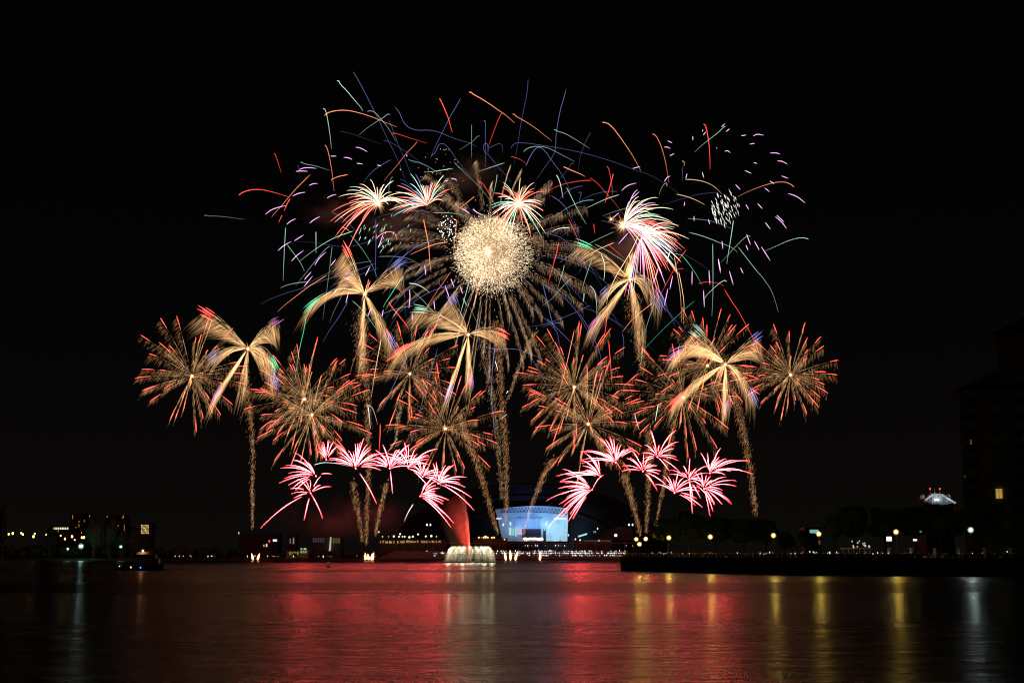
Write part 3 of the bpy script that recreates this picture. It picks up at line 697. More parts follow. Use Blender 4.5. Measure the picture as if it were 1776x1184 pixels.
q = MB(); a, b = gx(1585, 376), gx(1750, 376); q.box(((a + b) / 2, 376.5, PROM + .45), (b - a, .3, .9))
tag(q.build('garden_wall', m_stone), 'low stone garden wall running between the gate pillars', 'wall')
Z7 = lambda x, y: (1400 + x / 4.723, 820 + y / 4.723)
def sign(name, label, zx0, zy0, zx1, zy1, Y, mat, cat='sign'):
    a, b = at(*Z7(zx0, zy1), Y), at(*Z7(zx1, zy0), Y)
    t = thing(name, label, cat, ((a.x + b.x) / 2, Y, PROM))
    q = MB(); q.box(((a.x + b.x) / 2, Y, (a.z + b.z) / 2), (b.x - a.x, .2, b.z - a.z)); q.build('face', mat, t)
    q = MB(); q.tube([((a.x + b.x) / 2, Y + .2, PROM), ((a.x + b.x) / 2, Y + .2, a.z)], .08, 5); q.build('post', m_dark, t)
sign('lit_sign', 'bright white lit sign board left of the fifth yellow lamp', 650, 520, 690, 556, 380, E('white_sign_glow', (1, .9, .95), 1.6))
sign('lit_sign', 'small white lit sign above the second gate pillar', 868, 538, 898, 556, 378, E('small_sign_glow', (1, .95, .9), .9))
sign('lit_sign', 'small green exit style sign in the dark trees', 922, 472, 938, 484, 385, E('green_sign_glow', (.3, 1, .5), .25))
t = thing('food_stall', 'row of dim warm lit food stalls under the domed tree', 'stall', (gx(1485, 400), 400, PROM))
q = MB(); a, b = gx(1463, 400), gx(1510, 400); q.box(((a + b) / 2, 402, PROM + 2.9), (b - a, 4, .25)); 
for k in range(6): q.box((a + (b - a) * k / 5, 400.5, PROM + 1.4), (.15, .15, 2.8))
q.build('awning', m_white, t)
q = MB(); rr = R(2)
for k in range(16):
    x, y = Z7(rr.uniform(300, 520), rr.uniform(545, 612)); p = at(x, y, 401); s_ = rr.uniform(.15, .45); q.box(p, (s_, .1, s_ * rr.uniform(.7, 1.5)), rr.randrange(2))
q.build('stall_light', [E('stall_glow_warm', (1, .75, .5), .6), E('stall_glow_violet', (.8, .75, 1), .8)], t)
# the hall with a cyan lit roof behind
simple_building('lit_roof_hall', 'small hall with a cyan lit roof edge behind the promenade', 1396, 1424, 917, 700, m_wall, [(1412, 921, 15, 6, E('cyan_edge_glow', (.35, .85, .8), .5)), (1369, 926.6, .1, .1, m_dark)], 10)
rr = R(41); sp = []
for k in range(620):
    px = rr.uniform(1085, 1600) if rr.random() < .85 else rr.uniform(1600, 1770); Yl = 431 + (px - 1076) * (347 - 431) / (1380 - 1076) if px < 1380 else 347 - (px - 1380) * .061
    Y = Yl + rr.uniform(2.5, 26); sp.append((gx(px, Y), Y, PROM))
def phone_scale(): return None
crowd('crowd', 'dark standing crowd along the promenade edge with small phone lights', sp, rr, .10, 1.0, None, .36)
def condo():
    Y = 520.0; X = lambda px: gx(px, Y)
    Zr = lambda x, y: (1560 + x / 3.115, 520 + y / 3.115)
    x0 = at(1668, 800, Y).x; x1 = x0 + 46; zt = at(1668, 679, Y).z
    t = thing('apartment_tower', 'tall dark apartment tower with tiled hip roofs at the right edge', 'building', (x0, Y, PROM)); t.rotation_euler.z = -math.radians(21)
    q = MB(); q.box(((x0 + x1) / 2, Y + 15, (PROM + zt) / 2), (x1 - x0, 30, zt - PROM))
    q.box((x0 + 33, Y + 16, (PROM + at(1700, 582, Y).z) / 2), (38, 24, at(1700, 582, Y).z - PROM)); q.build('wall', M('tower_plaster', (.20, .18, .16), .9, .2, .2), t)
    def hip(xa, xb, ya, yb, z0, h, name):
        q = MB(); o = 2.2; xa -= o; xb += o; ya -= o; yb += o; r_ = (xb - xa) * .28
        q._add([(xa, ya, z0), (xb, ya, z0), (xb, yb, z0), (xa, yb, z0), (xa + r_, (ya + yb) / 2, z0 + h), (xb - r_, (ya + yb) / 2, z0 + h)], [(0, 1, 5, 4), (1, 2, 5), (2, 3, 4, 5), (3, 0, 4), (3, 2, 1, 0)])
        q.build(name, m_roof, t)
    hip(x0, x1, Y, Y + 30, zt, 8.5, 'roof'); hip(x0 + 14, x0 + 52, Y + 4, Y + 28, at(1700, 582, Y).z, 8, 'roof')
    lit = {(5, 3)}
    fl = 13; hgt = (zt - 10) / fl
    for k in range(9):
        for c in range(5):
            xw = x0 + 3.4 + c * 8.6; zw = zt - 4.2 - k * 5.55
            w_ = 4.4 if c % 2 == 0 else 2.0
            fr = MB(); fr.box((xw, Y - .12, zw), (w_ + .5, .3, 3.0)); fo = fr.build('window', m_white if False else M('window_frame_paint', (.14, .13, .12), .7) if (k, c) == (0, 0) else bpy.data.materials['window_frame_paint'], t)
            pn = MB(); pn.box((xw, Y - .3, zw), (w_, .1, 2.5)); pn.build('pane', m_glass, fo)
    for zx, zy, w_, h_, mt in ((521, 1048, 10.5, 16, E('amber_room', (1, .62, .10), .42)), (384, 768, 1.6, 8, E('dim_room', (1, .7, .3), .12)), (650, 750, 2, 5, E('bright_room', (1, .72, .35), .4)), (357, 952, .9, 2, E('dim_room_light', (1, .7, .3), .2)), (665, 660, .8, 2.5, E('faint_room', (1, .8, .5), .12))):
        px, py = Zr(zx, zy); p = at(px, py, Y - .6); k = Y / F_PX
        p.x = x0 + (p.x - x0) * 1.06; q = MB(); q.box((p.x, Y - .55, p.z), (w_ * k, .2, h_ * k)); fo = q.build('lit_window', mt, t)
        if w_ > 5:
            q = MB(); q.box((p.x, Y - .72, p.z), (.12, .1, h_ * k)); q.box((p.x, Y - .72, p.z + h_ * k * .28), (w_ * k, .1, .1)); q.build('mullion', m_dark, fo)
condo()
def gabled():
    Y = 900.0; P = lambda zx, zy: (at(*Z7(zx, zy), Y).x, at(*Z7(zx, zy), Y).z); k = Y / F_PX / 4.723
    cx = P(1060, 200)[0]; t = thing('gabled_tower', 'white gabled tower top with two red beacons above the dark trees', 'building', (cx, Y, PROM))
    q = MB(); zt = P(0, 250)[1]; xa, xb = P(960, 0)[0], P(1190, 0)[0]
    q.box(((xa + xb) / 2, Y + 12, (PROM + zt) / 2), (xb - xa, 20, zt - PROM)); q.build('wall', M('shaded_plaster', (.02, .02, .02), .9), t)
    q = MB(); q.prism([P(1020, 252), P(1100, 262), P(1100, 174), P(1020, 174)], Y - 1, Y + 8); q.build('lantern_room', m_white, t)
    for poly, nm in (([P(935, 212), P(970, 205), P(945, 175)], 'gable'), ([P(1138, 200), P(1176, 222), P(1157, 173)], 'gable')):
        q = MB(); q.prism(poly, Y - 2, Y + 4); q.build(nm, m_white, t)
    rl = MB()
    for a, b in (((955, 221), (1012, 178)), ((1095, 175), (1207, 247))):
        (ax, az), (bx, bz) = P(*a), P(*b); rl.tube([(ax, Y - 2.5, az), (bx, Y - 2.5, bz)], .75, 6)
    rl.build('roof_ridge', m_white, t)
    q = MB(); q.prism([P(960, 225), P(1018, 182), P(1018, 245)], Y + 1, Y + 6); q.prism([P(1102, 180), P(1200, 245), P(1102, 262)], Y + 1, Y + 6); q.build('roof', M('grey_roof', (.35, .36, .38), .8, .2, .2), t)
    q = MB()
    for zx in (1048, 1068):
        x, z = P(zx, 219); q.box((x, Y - 1.2, z), (15 * k, .3, 16 * k))
    q.build('window', E('tower_window_glow', (.75, .95, 1), 2.0), t)
    fr = MB()
    for zx in (1020, 1080, 1100):
        (x, z0), (_, z1) = P(zx, 255), P(zx, 168); fr.box((x, Y - 1.4, (z0 + z1) / 2), (.5, .4, z1 - z0))
    (xa, z), (xb, _) = P(1018, 172), P(1102, 172); fr.box(((xa + xb) / 2, Y - 1.7, z), (xb - xa, .4, .5)); fr.build('frame', m_white, t)
    for zx in (1008, 1088, 1047):
        (x, z0), (_, z1) = P(zx, 180), P(zx, 135); ms = MB(); ms.tube([(x, Y, z0), (x, Y, z1)], .16, 5); mo = ms.build('mast', m_white, t)
        if zx != 1047:
            q = MB(); q.ball((x, Y, z1 + .5), .42, 0, 8, 6, 1, 1, 1.5); q.build('beacon', e_beacon, mo)
    for zx, zy, W in ((990, 260, 500), (1060, 250, 350), (1150, 275, 650)):
        x, z = P(zx, zy); lamp('roof_floodlight', (x, Y - 9, z - 2), (.75, .9, 1), W * 4.5, t, 'SPOT', .4, (x, Y - 1, z + 14), 110, 1.0)
gabled()

# ------------------------------------------------------------------ fireworks
YB = 900.0
K = YB / F_PX                         # metres per photograph pixel at the bursts
DOWN = Vector((-.28, 0, -1)).normalized()
def sph(rr):
    z = rr.uniform(-1, 1); a = rr.uniform(0, 2 * math.pi); q = math.sqrt(1 - z * z)
    return Vector((q * math.cos(a), q * math.sin(a), z))
def core_ball(t, c, r_px, mat=None, name='burst_core'):
    q = MB(); q.ball(c, r_px * K * .62, 0, 10, 8); o = q.build(name, mat or SP['core'], t)
    if mat is not SP['mine']:
        g_ = MB(); big = mat is SP['bigcore']
        rg = R(int(abs(c.x * 10)))
        for k in range(520 if big else 110):
            d = sph(rg); l = r_px * K * (.6 + rg.expovariate(1.0) * (1.5 if big else 1.3)); g_.dash(c + d * r_px * K * .2, c + d * min(l, r_px * K * 6), K * .34)
        g_.build('core_glow', SP['bighalo' if big else 'halo'], o)
    return o
def ray(c, d, L, s, drop):
    return c + d * (L * (1 - (1 - s) ** 1.35)) + Vector((0, 0, L * (.20 * s - (drop + .04) * s * s) if drop < .15 else -drop * L * s * s))
def tail(c, d, L, drop, rr, n, wpx, lpx, rpx, s0=.08, s1=.92):
    mb = MB()
    for i in range(n):
        s = s0 + (s1 - s0) * rr.random() ** .85
        p = ray(c, d, L, s, drop); w_ = wpx * K * (.25 + s)
        off = w_ * abs(rr.gauss(0, .55))
        dv = (d * .45 + DOWN).normalized()
        p = p + dv * off + Vector((rr.gauss(0, .5), rr.gauss(0, .5), rr.gauss(0, .4))) * K
        l = lpx * K * rr.uniform(.5, 1.4)
        mb.dash(p, p + dv * l, rpx * K * rr.uniform(.5, 1.15))
    return mb
def red_tip_burst(label, px, py, rad, n, Y, seed, tail_n=95, inner=True):
    rr = R(seed); age = (1.0, .75, 1.1, .6, .55, 1.0, .85, .65, .7, .9)[seed - 1]; tail_n = int(tail_n * (.55 + .45 * age)); wind = (9, 11, 8, 12, 7, 9, 8, 12, 10, 9)[seed - 1]; gm = [SP['gold'], SP['hotgold']]; c = at(px, py, Y)
    t = thing('firework_burst', label, 'firework', c, 'red tipped gold bursts')
    core_ball(t, c, 3.0)
    golden = math.pi * (3 - math.sqrt(5)); off = rr.random() * 6.28
    for i in range(n):
        z = 1 - 2 * (i + .5) / n; q = math.sqrt(1 - z * z); a = golden * i + off
        d = Vector((q * math.cos(a), q * math.sin(a), z)) + Vector((rr.gauss(0, .12), rr.gauss(0, .12), rr.gauss(0, .12)))
        d.normalize()
        L = rad * K * rr.uniform(.86, 1.14); drop = .10
        m = tail(c, d, L, drop, rr, tail_n, wind, 6 + 3 * rr.random(), .25, .10); m2 = MB()
        # finer spine along the ray
        for k in range(14):
            s = rr.uniform(.15, .8); m.dash(ray(c, d, L, s, drop), ray(c, d, L, s + .10, drop), .26 * K)
        for k in range(int(7 * age)):
            s = rr.uniform(.02, .42); m.dash(ray(c, d, L, s, drop), ray(c, d, L, s + .12, drop), .26 * K, 1)
        tl = m.build('glitter_tail', gm, t)
        s0 = rr.uniform(.56, .74); pts = [ray(c, d, L, s0 + (1 - s0) * j / 5, drop) for j in range(6)]
        m2.tube(pts, [v * K * .5 for v in (.2, .6, 1.0, 1.15, .8, .1)], 5); m2.build('star_tip', SP['tip'], tl)
BURSTS = [
    ('red tipped burst at the far left', 333, 652, 100, 40, 905, 1),
    ('red tipped burst above the left red fans, upper of an overlapping pair', 528, 692, 100, 40, 915, 2),
    ('red tipped burst above the left red fans, lower of an overlapping pair', 541, 719, 100, 36, 880, 3),
    ('red tipped burst left of centre under the five petal burst', 711, 648, 96, 40, 930, 4),
    ('sparser red tipped burst low at centre left of the tall gold columns', 773, 743, 98, 42, 890, 5),
    ('red tipped burst right of centre, upper of an overlapping pair', 996, 671, 104, 46, 915, 6),
    ('red tipped burst right of centre, lower of an overlapping pair', 1020, 735, 106, 44, 885, 7),
    ('red tipped burst left of the right petal burst', 1185, 689, 108, 40, 930, 8),
    ('red tipped burst hidden behind the right petal burst', 1227, 634, 102, 40, 940, 9),
    ('red tipped burst at the far right', 1371, 650, 82, 40, 900, 10),
]
for b in BURSTS: red_tip_burst(*b)

def petal_burst(label, px, py, Y, seed, petals, coresize=3.4):
    rr = R(seed); c = at(px, py, Y); t = thing('petal_burst', label, 'firework', c, 'golden petal bursts with coloured tips')
    core_ball(t, c, coresize)
    for (tx, ty, col, wid, dens, bow) in petals:
        dep = rr.uniform(-25, 25); tip0 = at(tx, ty, Y) + Vector((0, dep, 0)); L = (tip0 - c).length
        m = MB(); tips = MB(); nl = 7
        side = (tip0 - c).cross(Vector((0, 1, 0))).normalized()
        paths = []
        for k in range(nl):
            o = (k / (nl - 1) - .5) * wid * K; tp = tip0 + side * o + Vector((0, rr.gauss(0, 3), rr.gauss(0, 1)))
            ctl = c + (tp - c) * .5 + Vector((0, 0, bow * L * (1 + .06 * k))) + side * o * .35
            paths.append((tp, ctl))
        def B(pt, s): tp, ctl = pt; return c * (1 - s) ** 2 + ctl * (2 * s * (1 - s)) + tp * s * s
        for i in range(int(430 * dens)):
            pt = rr.choice(paths); s = rr.random() ** 1.1 * .93 + .02
            p = B(pt, s); tan = (B(pt, min(1, s + .04)) - p).normalized()
            dv = (tan * (.75 * (1 - .5 * s)) + DOWN * (.35 + .5 * s) ).normalized()
            l = (6 + 30 * rr.random() ** 1.6) * K * (.6 + .5 * L / (80 * K)); p = p + dv * (abs(rr.gauss(0, 8)) * K * (.3 + s))
            m.dash(p, p + dv * l, K * rr.uniform(.20, .40))
        for i in range(int(60 * dens)):                     # tight bright filaments near the centre of the comet
            pt = rr.choice(paths); s = rr.random() ** 1.3 * .7 + .02
            m.dash(B(pt, s), B(pt, min(1, s + .16)), K * rr.uniform(.35, .6), 1)
        pm = m.build('glitter_petal', [SP['petal'], SP['hotgold']], t)
        if col:
            for pt in paths:
                e = rr.uniform(.98, 1.12); s0 = rr.uniform(.72, .82)
                q = [B(pt, s0 + (e - s0) * j / 6) for j in range(7)]
                tips.tube(q, [v * K * .5 for v in (.2, .7, 1.0, 1.05, .9, .6, .1)], 4)
            tips.build('coloured_tip', SP[col], pm)
petal_burst('golden petal burst with red, magenta, green and blue tips beside the far left burst', 430, 605, 895, 51, [
    (362, 547, 'tip', 16, 1.3, .10), (476, 548, 'magenta', 14, 1.3, .08), (372, 628, 'blue', 12, .9, .26), (482, 640, 'deepgreen', 10, 1.1, .38), (359, 688, 'magenta', 8, 1.3, .05), (478, 668, 'blue', 10, .8, .25), (428, 690, None, 12, .7, .0)])
petal_burst('golden petal burst with a red crest and green left tip, upper left of centre', 632, 510, 900, 52, [
    (592, 418, 'tip', 10, 1.5, .06), (596, 475, 'magenta', 14, .9, .16), (528, 535, 'deepgreen', 9, 1.2, .34), (697, 449, 'blue', 10, 1.0, .03), (678, 592, 'blue', 9, 1.1, .10), (636, 488, 'hotred', 6, .5, .0), (628, 620, None, 10, .9, .0)])
petal_burst('golden petal burst with red left and right wings just below the glitter ball', 812, 580, 885, 53, [
    (682, 612, 'tip', 10, 1.3, .20), (877, 580, 'tip', 9, 1.0, .22), (722, 545, 'green', 8, 1.2, .16), (785, 524, 'blue', 14, 1.0, .02), (776, 690, 'blue', 9, 1.0, .0), (816, 662, 'magenta', 9, 1.2, .0)])
petal_burst('golden petal burst with green, blue and violet tips on the right', 1258, 632, 890, 54, [
    (1210, 562, 'green', 14, 1.4, .06), (1316, 582, 'blue', 11, 1.1, .04), (1160, 622, 'magenta', 14, 1.6, .36), (1162, 706, 'tip', 8, 1.4, .12), (1266, 708, 'magenta', 11, 1.3, .0), (1313, 700, 'blue', 10, 1.1, .30), (1240, 655, 'tip', 8, .5, .1)])
petal_burst('golden petal burst with a hot upright plume right of the glitter ball', 1093, 485, 905, 55, [
    (1000, 432, 'deepgreen', 12, 1.1, .14), (1045, 512, 'blue', 14, .9, .24), (1022, 578, 'magenta', 10, 1.3, .02), (1142, 540, 'blue', 12, 1.0, .34), (1101, 430, 'yellow', 9, 1.7, .0), (1112, 590, None, 14, 1.1, .06)])

def mine(label, px, py, Y, seed, a0, a1, n, Lpx, extra=(), g=.8):
    rr = R(seed); c = at(px, py, Y); t = thing('red_fan_burst', label, 'firework', c, 'white hot red fans above the barges')
    core_ball(t, c, 1.6, SP['mine'])
    dirs = [(math.radians(a0 + (a1 - a0) * (i + rr.uniform(.1, .9)) / n), rr.uniform(.5, 1.3) * Lpx) for n in (int(n * 1.05),) for i in range(n)] + [(math.radians(a), l) for a, l in extra]
    for (a, l) in dirs:
        el_ = rr.uniform(-.6, .6); d = Vector((math.cos(a) * math.cos(el_), math.sin(el_), math.sin(a) * math.cos(el_) + .18)); d.normalize()
        L = l * K * 1.14; s0 = rr.uniform(.04, .34); q = []
        for j in range(9):
            s = s0 + (1 - s0) * j / 8
            q.append(c + d * (L * s) + Vector((0, 0, -g * .42 * L * s * s)))
        wv = rr.uniform(.36, .85); m = MB()
        m.tube(q, [v * K * .40 * wv for v in (.25, .7, 1.1, 1.3, 1.25, 1.05, .8, .5, .06)], 5)
        m.tube(q[:7], [v * K * .22 * (wv + .1) for v in (.2, .7, 1.1, 1.2, 1.0, .7, .05)], 4, 1); m.build('star_trail', [SP['mine'], SP['minehot']], t)
MN = [
    ('red fan at the lower left end with a long falling arm', 539, 855, 910, 61, 20, 200, 9, 42, ((212, 88), (-60, 34), (-100, 36))),
    ('red fan aiming left above the lower left end', 548, 825, 900, 62, 110, 205, 15, 56, ((150, 70), (20, 30))),
    ('large upright red fan third from the left', 617, 812, 905, 63, 25, 160, 24, 58, ((-55, 50), (5, 50))),
    ('red fan in the middle of the left arch', 676, 812, 890, 64, 8, 172, 20, 48, ((-85, 34), (60, 70))),
    ('red fan right of the middle of the left arch', 708, 810, 915, 65, 15, 150, 16, 50, ((-40, 40), (40, 75))),
    ('small bright red fan inside the right shoulder of the left arch', 733, 826, 895, 66, -20, 150, 15, 36, ()),
    ('red fan at the right end of the left arch', 760, 838, 905, 67, 0, 110, 16, 46, ((-30, 66), (-15, 52))),
    ('red fan aiming right at the bottom of the left arch', 729, 860, 900, 68, -45, 75, 17, 46, ()),
    ('thin red fan peeking above the left arch', 566, 797, 930, 69, 50, 130, 10, 42, ()),
    ('bright red fan aiming left at the left end of the right arch', 1027, 849, 900, 71, 130, 235, 24, 56, ((215, 75), (60, 45))),
    ('red fan just above the left end of the right arch', 1042, 826, 910, 72, 95, 180, 16, 56, ((168, 78),)),
    ('red fan at the top of the right arch', 1068, 802, 895, 73, 40, 175, 22, 52, ((100, 60),)),
    ('small red fan under the top of the right arch', 1115, 817, 905, 74, -60, 175, 15, 34, ((110, 52),)),
    ('red fan with long upright arms right of the top of the right arch', 1140, 792, 900, 75, -50, 200, 14, 34, ((96, 82), (62, 70), (45, 60), (100, 60))),
    ('red fan with drooping arms left of the right end of the right arch', 1195, 831, 905, 76, -95, 165, 16, 38, ((88, 48),)),
    ('low red fan drooping right inside the right arch', 1170, 854, 895, 77, -35, 155, 14, 42, ((115, 44),)),
    ('red fan at the upper right end of the right arch', 1231, 820, 910, 78, 0, 115, 15, 52, ((28, 78), (8, 70), (72, 62))),
    ('red fan drooping at the lower right end of the right arch', 1221, 847, 900, 79, -75, 120, 18, 48, ()),
]
for b in MN: mine(*b)

def palm(label, px, py, Y, seed, a0, a1, n, Lpx, cols, core=None, g=.5, up=0):
    rr = R(seed); c = at(px, py, Y); t = thing('palm_burst', label, 'firework', c, 'many coloured palm bursts')
    if core: core_ball(t, c, core, SP['bigcore'])
    for i in range(n):
        a = math.radians(a0 + (a1 - a0) * (i + rr.uniform(0, 1)) / n); el_ = rr.uniform(-.9, .9); l = Lpx * rr.uniform(.55, 1.12) * K
        d = Vector((math.cos(a) * math.cos(el_), math.sin(el_), math.sin(a) * math.cos(el_))); s0 = rr.uniform(.0, .3); q = []
        for j in range(10):
            s = s0 + (1 - s0) * j / 9; q.append(c + d * (l * s) + Vector((0, 0, -g * l * (s ** 2.2) + up * l * s)))
        m = MB(); m.tube(q, [v * K * .5 for v in (.4, .8, 1.05, 1.1, 1.1, 1.0, .95, .85, .7, .15)], 4); m.build('spark_trail', SP[rr.choice(cols)], t)
palm('palm burst with a glowing core sweeping left, leftmost of the four', 655, 352, 905, 81, 15, 218, 52, 80, ['hotred', 'hotwhite', 'hotwhite', 'hotgreen', 'orange', 'yellow'], 4.2, .42)
palm('coreless palm burst of red, white and green sparks beside the left palm', 741, 356, 915, 82, 48, 178, 50, 76, ['hotred', 'hotred', 'hotwhite', 'hotgreen', 'blue', 'yellow'], None, .28)
palm('upright palm burst with a glowing core above the glitter ball', 899, 354, 890, 83, -75, 255, 66, 56, ['hotred', 'hotred', 'hotwhite', 'hotwhite', 'hotgreen', 'yellow'], 4.6, .38, .12)
palm('great palm burst with a glowing core sweeping right', 1081, 391, 900, 84, -35, 82, 64, 104, ['hotred', 'hotred', 'hotwhite', 'hotwhite', 'hotgreen', 'lilac'], 5.0, .45, .08)
palm('drooping red palm burst just below the great right palm', 1112, 410, 905, 85, -115, 62, 60, 84, ['hotred', 'hotred', 'hotwhite', 'hotgreen', 'orange', 'lilac'], None, .40, .05)
c = at(1060, 380, 895); t = thing('flare', 'small lone orange flare left of the great right palm', 'firework', c); core_ball(t, c, 2.4)

def central():
    rr = R(91); c = at(850, 437, 900)
    t = thing('willow_burst', 'huge burst with a cream glitter ball and long brown willow tails at the top centre', 'firework', c)
    core_ball(t, at(847, 436, 880), 4.6, SP['bigcore'])
    ball = MB(); cb = at(855, 441, 900)
    for i in range(13500):
        d = sph(rr); r_ = 68 * K * (rr.random() ** .42); p = cb + d * r_ * (1 + rr.gauss(0, .05))
        if rr.random() < .22 + .45 * (d.x - d.z) * .7: continue
        if rr.random() < .6:
            q = d * (rr.uniform(1.2, 5) * K); ball.dash(p, p + q + DOWN * K * rr.random(), rr.uniform(.22, .45) * K)
        else: ball.dot(p, rr.uniform(.22, .58) * K)
    for i in range(2200):
        d = sph(rr); q_ = 60 + rr.expovariate(1 / 9.0); p = cb + d * K * q_; ball.dash(p, p + d * K * rr.uniform(1, 5), rr.uniform(.16, .36) * K)
    for k in range(40):                                   # overlapping glow shells that imitate the soft blown-out glow of the ball
        d = sph(rr); f_ = rr.uniform(.28, .62); ball.ball(cb + (d + Vector((-.3, 0, .25))) * (66 * K * (1 - f_) * .85), 66 * K * f_, 1, 14, 10, 1, 1, 1, rr)
    tag(ball.build('glitter_ball', [SP['ball'], F('ball_glow', (1.0, .64, .35), .030)], t), kind='stuff')
    n = 62; golden = math.pi * (3 - math.sqrt(5))
    for i in range(n):
        z = 1 - 2 * (i + .5) / n; q = math.sqrt(1 - z * z); a = golden * i + .4
        d = Vector((q * math.cos(a), q * math.sin(a) * .8, z)) + Vector((rr.gauss(0, .08), rr.gauss(0, .08), rr.gauss(0, .08))); d.normalize()
        L = 190 * K * rr.uniform(.9, 1.08)
        m = tail(c, d, L, .16, rr, 230, 9, 8, .29, .34, 1.0)
        for k in range(26):
            s = rr.uniform(.34, .95); m.dash(ray(c, d, L, s, .16), ray(c, d, L, s + .05, .16), .36 * K)
        m.build('willow_tail', SP['willow'], t)
central()
def dots_cluster(name, label, px, py, rx, ry, n, col, seed, dashv=None, Y=905, r=(.5, 1.0)):
    rr = R(seed); c = at(px, py, Y); t = thing(name, label, 'firework', c)
    for i in range(n):
        a = rr.uniform(0, 6.28); k = rr.random() ** .6; p = at(px + rx * k * math.cos(a), py + ry * k * math.sin(a), Y + rr.uniform(-12, 12)); m = MB()
        if dashv: q = Vector((dashv[0] * K * rr.uniform(.6, 1.3), 0, -dashv[1] * K * rr.uniform(.5, 1.4))); m.dash(p, p + q, rr.uniform(*r) * K * .6)
        else: m.ball(p, rr.uniform(*r) * K, 0, 6, 4)
        m.build('spark', SP[col], t)
dots_cluster('crackle_cluster', 'small cluster of round white sparks left of the glitter ball', 776, 396, 17, 24, 62, 'white', 95)
dots_cluster('crackle_cluster', 'cluster of fine silver falling dashes at the upper right', 1257, 357, 25, 32, 85, 'white', 96, (3.2, 9), 905, (.5, .8))
dots_cluster('crackle_cluster', 'faint shower of green white dashes below the left palms', 668, 400, 46, 34, 46, 'palegreen', 97, (-3.5, 8), 910, (.45, .8))
dots_cluster('crackle_cluster', 'loose sprinkle of tiny gold sparks above the left willow tails', 765, 300, 40, 45, 46, 'yellow', 98, None, 915, (.3, .6))

# drifting smoke, lit by the fires beside it
def smoke(label, px, py, rx, ry, dens, Y=925, seed=0, rz=0.0):
    m = bpy.data.materials.new('gunpowder_smoke'); m.use_nodes = True; t = m.node_tree; t.nodes.clear(); o = t.nodes.new('ShaderNodeOutputMaterial')
    v = t.nodes.new('ShaderNodeVolumePrincipled'); v.inputs['Color'].default_value = (.75, .70, .66, 1)
    c = t.nodes.new('ShaderNodeTexCoord'); n = t.nodes.new('ShaderNodeTexNoise'); n.inputs['Scale'].default_value = .055; n.inputs['Detail'].default_value = 3
    t.links.new(c.outputs['Object'], n.inputs['Vector']); g = t.nodes.new('ShaderNodeTexGradient'); g.gradient_type = 'QUADRATIC_SPHERE'
    mp = t.nodes.new('ShaderNodeMapping'); mp.inputs['Scale'].default_value = (1 / (rx * K), 1 / (ry * K), 1 / (ry * K)); t.links.new(c.outputs['Object'], mp.inputs[0]); t.links.new(mp.outputs[0], g.inputs[0])
    r = t.nodes.new('ShaderNodeMapRange'); r.inputs['From Min'].default_value = .40; r.inputs['From Max'].default_value = .72; t.links.new(n.outputs['Fac'], r.inputs['Value'])
    a = t.nodes.new('ShaderNodeMath'); a.operation = 'MULTIPLY'; t.links.new(r.outputs[0], a.inputs[0]); t.links.new(g.outputs['Fac'], a.inputs[1])
    b = t.nodes.new('ShaderNodeMath'); b.operation = 'MULTIPLY'; b.inputs[1].default_value = dens; t.links.new(a.outputs[0], b.inputs[0]); t.links.new(b.outputs[0], v.inputs['Density']); t.links.new(v.outputs[0], o.inputs[1])
    q = MB(); q.ball((0, 0, 0), 1, 0, 16, 10, rx * K, ry * K, ry * K); ob = q.build('smoke', m); ob.location = at(px, py, Y); ob.rotation_euler.y = rz
    tag(ob, label, 'smoke', 'drifting smoke puffs', 'stuff')
smoke('faint brown smoke drifting under the left palms', 690, 385, 85, 48, .05, 905)
smoke('faint brown smoke left of the leftmost palm burst', 575, 365, 75, 40, .05, 905)
smoke('faint brown smoke under the great right palm', 1090, 425, 75, 55, .05, 900)
smoke('faint brown smoke above the glitter ball', 820, 300, 80, 50, .05, 905)
smoke('faint red smoke hanging over the left barges', 600, 900, 150, 50, .03, 915)

# rising comet tails
def column(label, pts, wpx, n, Y=905, seed=1, dim=False):
    rr = R(seed); P = [at(x, y, Y) for x, y in pts]; base = P[0]
    t = thing('rising_tail', label, 'firework trail', base, 'gold comet tails rising from the barges'); m = MB()
    seg = []; tot = 0
    for a, b in zip(P, P[1:]): seg.append((tot, (b - a).length, a, b)); tot += (b - a).length
    for i in range(n):
        u = rr.random() * tot; sg = [q for q in seg if q[0] <= u][-1]; k = (u - sg[0]) / sg[1]; p = sg[2].lerp(sg[3], k)
        fr = u / tot; w_ = wpx * K * (.55 + .7 * fr)
        p = p + Vector((rr.gauss(0, .42) * w_, rr.gauss(0, .4) * w_, 0)) + DOWN * (abs(rr.gauss(0, .6)) * w_)
        l = rr.uniform(2.5, 7.5) * K * (.7 + .5 * fr); m.dash(p, p + Vector((-.42 + rr.gauss(0, .16), 0, -1)).normalized() * l, K * rr.uniform(.22, .42))
    tl = m.build('glitter_trail', SP['dimgold' if dim else 'gold'], t)
    h = MB(); h.tube([P[-1] - Vector((0, 0, .4)), P[-1], P[-1] + (P[-1] - P[-2]).normalized() * K * 3], [.1, .3, .05], 5); h.build('comet_head', SP['hotgold'], tl)
column('long gold tail rising to the left petal burst from the left barge', [(439, 912), (439, 840), (440, 760), (434, 690), (428, 640)], 6, 900, 905, 101)
column('gold tail rising in the left arch, left of three', [(630, 935), (622, 880), (614, 830)], 6, 330, 905, 102)
column('tall gold tail rising through the left arch to the upper left petal burst', [(636, 940), (638, 880), (641, 800), (640, 700), (634, 600), (630, 530)], 8, 1500, 905, 103)
column('gold tail rising in the left arch, right of three', [(652, 925), (660, 880), (673, 832)], 6, 360, 905, 104)
column('gold tail curving left above the stadium left corner', [(864, 920), (850, 870), (838, 825), (822, 780), (806, 735), (800, 712)], 8, 1000, 905, 105)
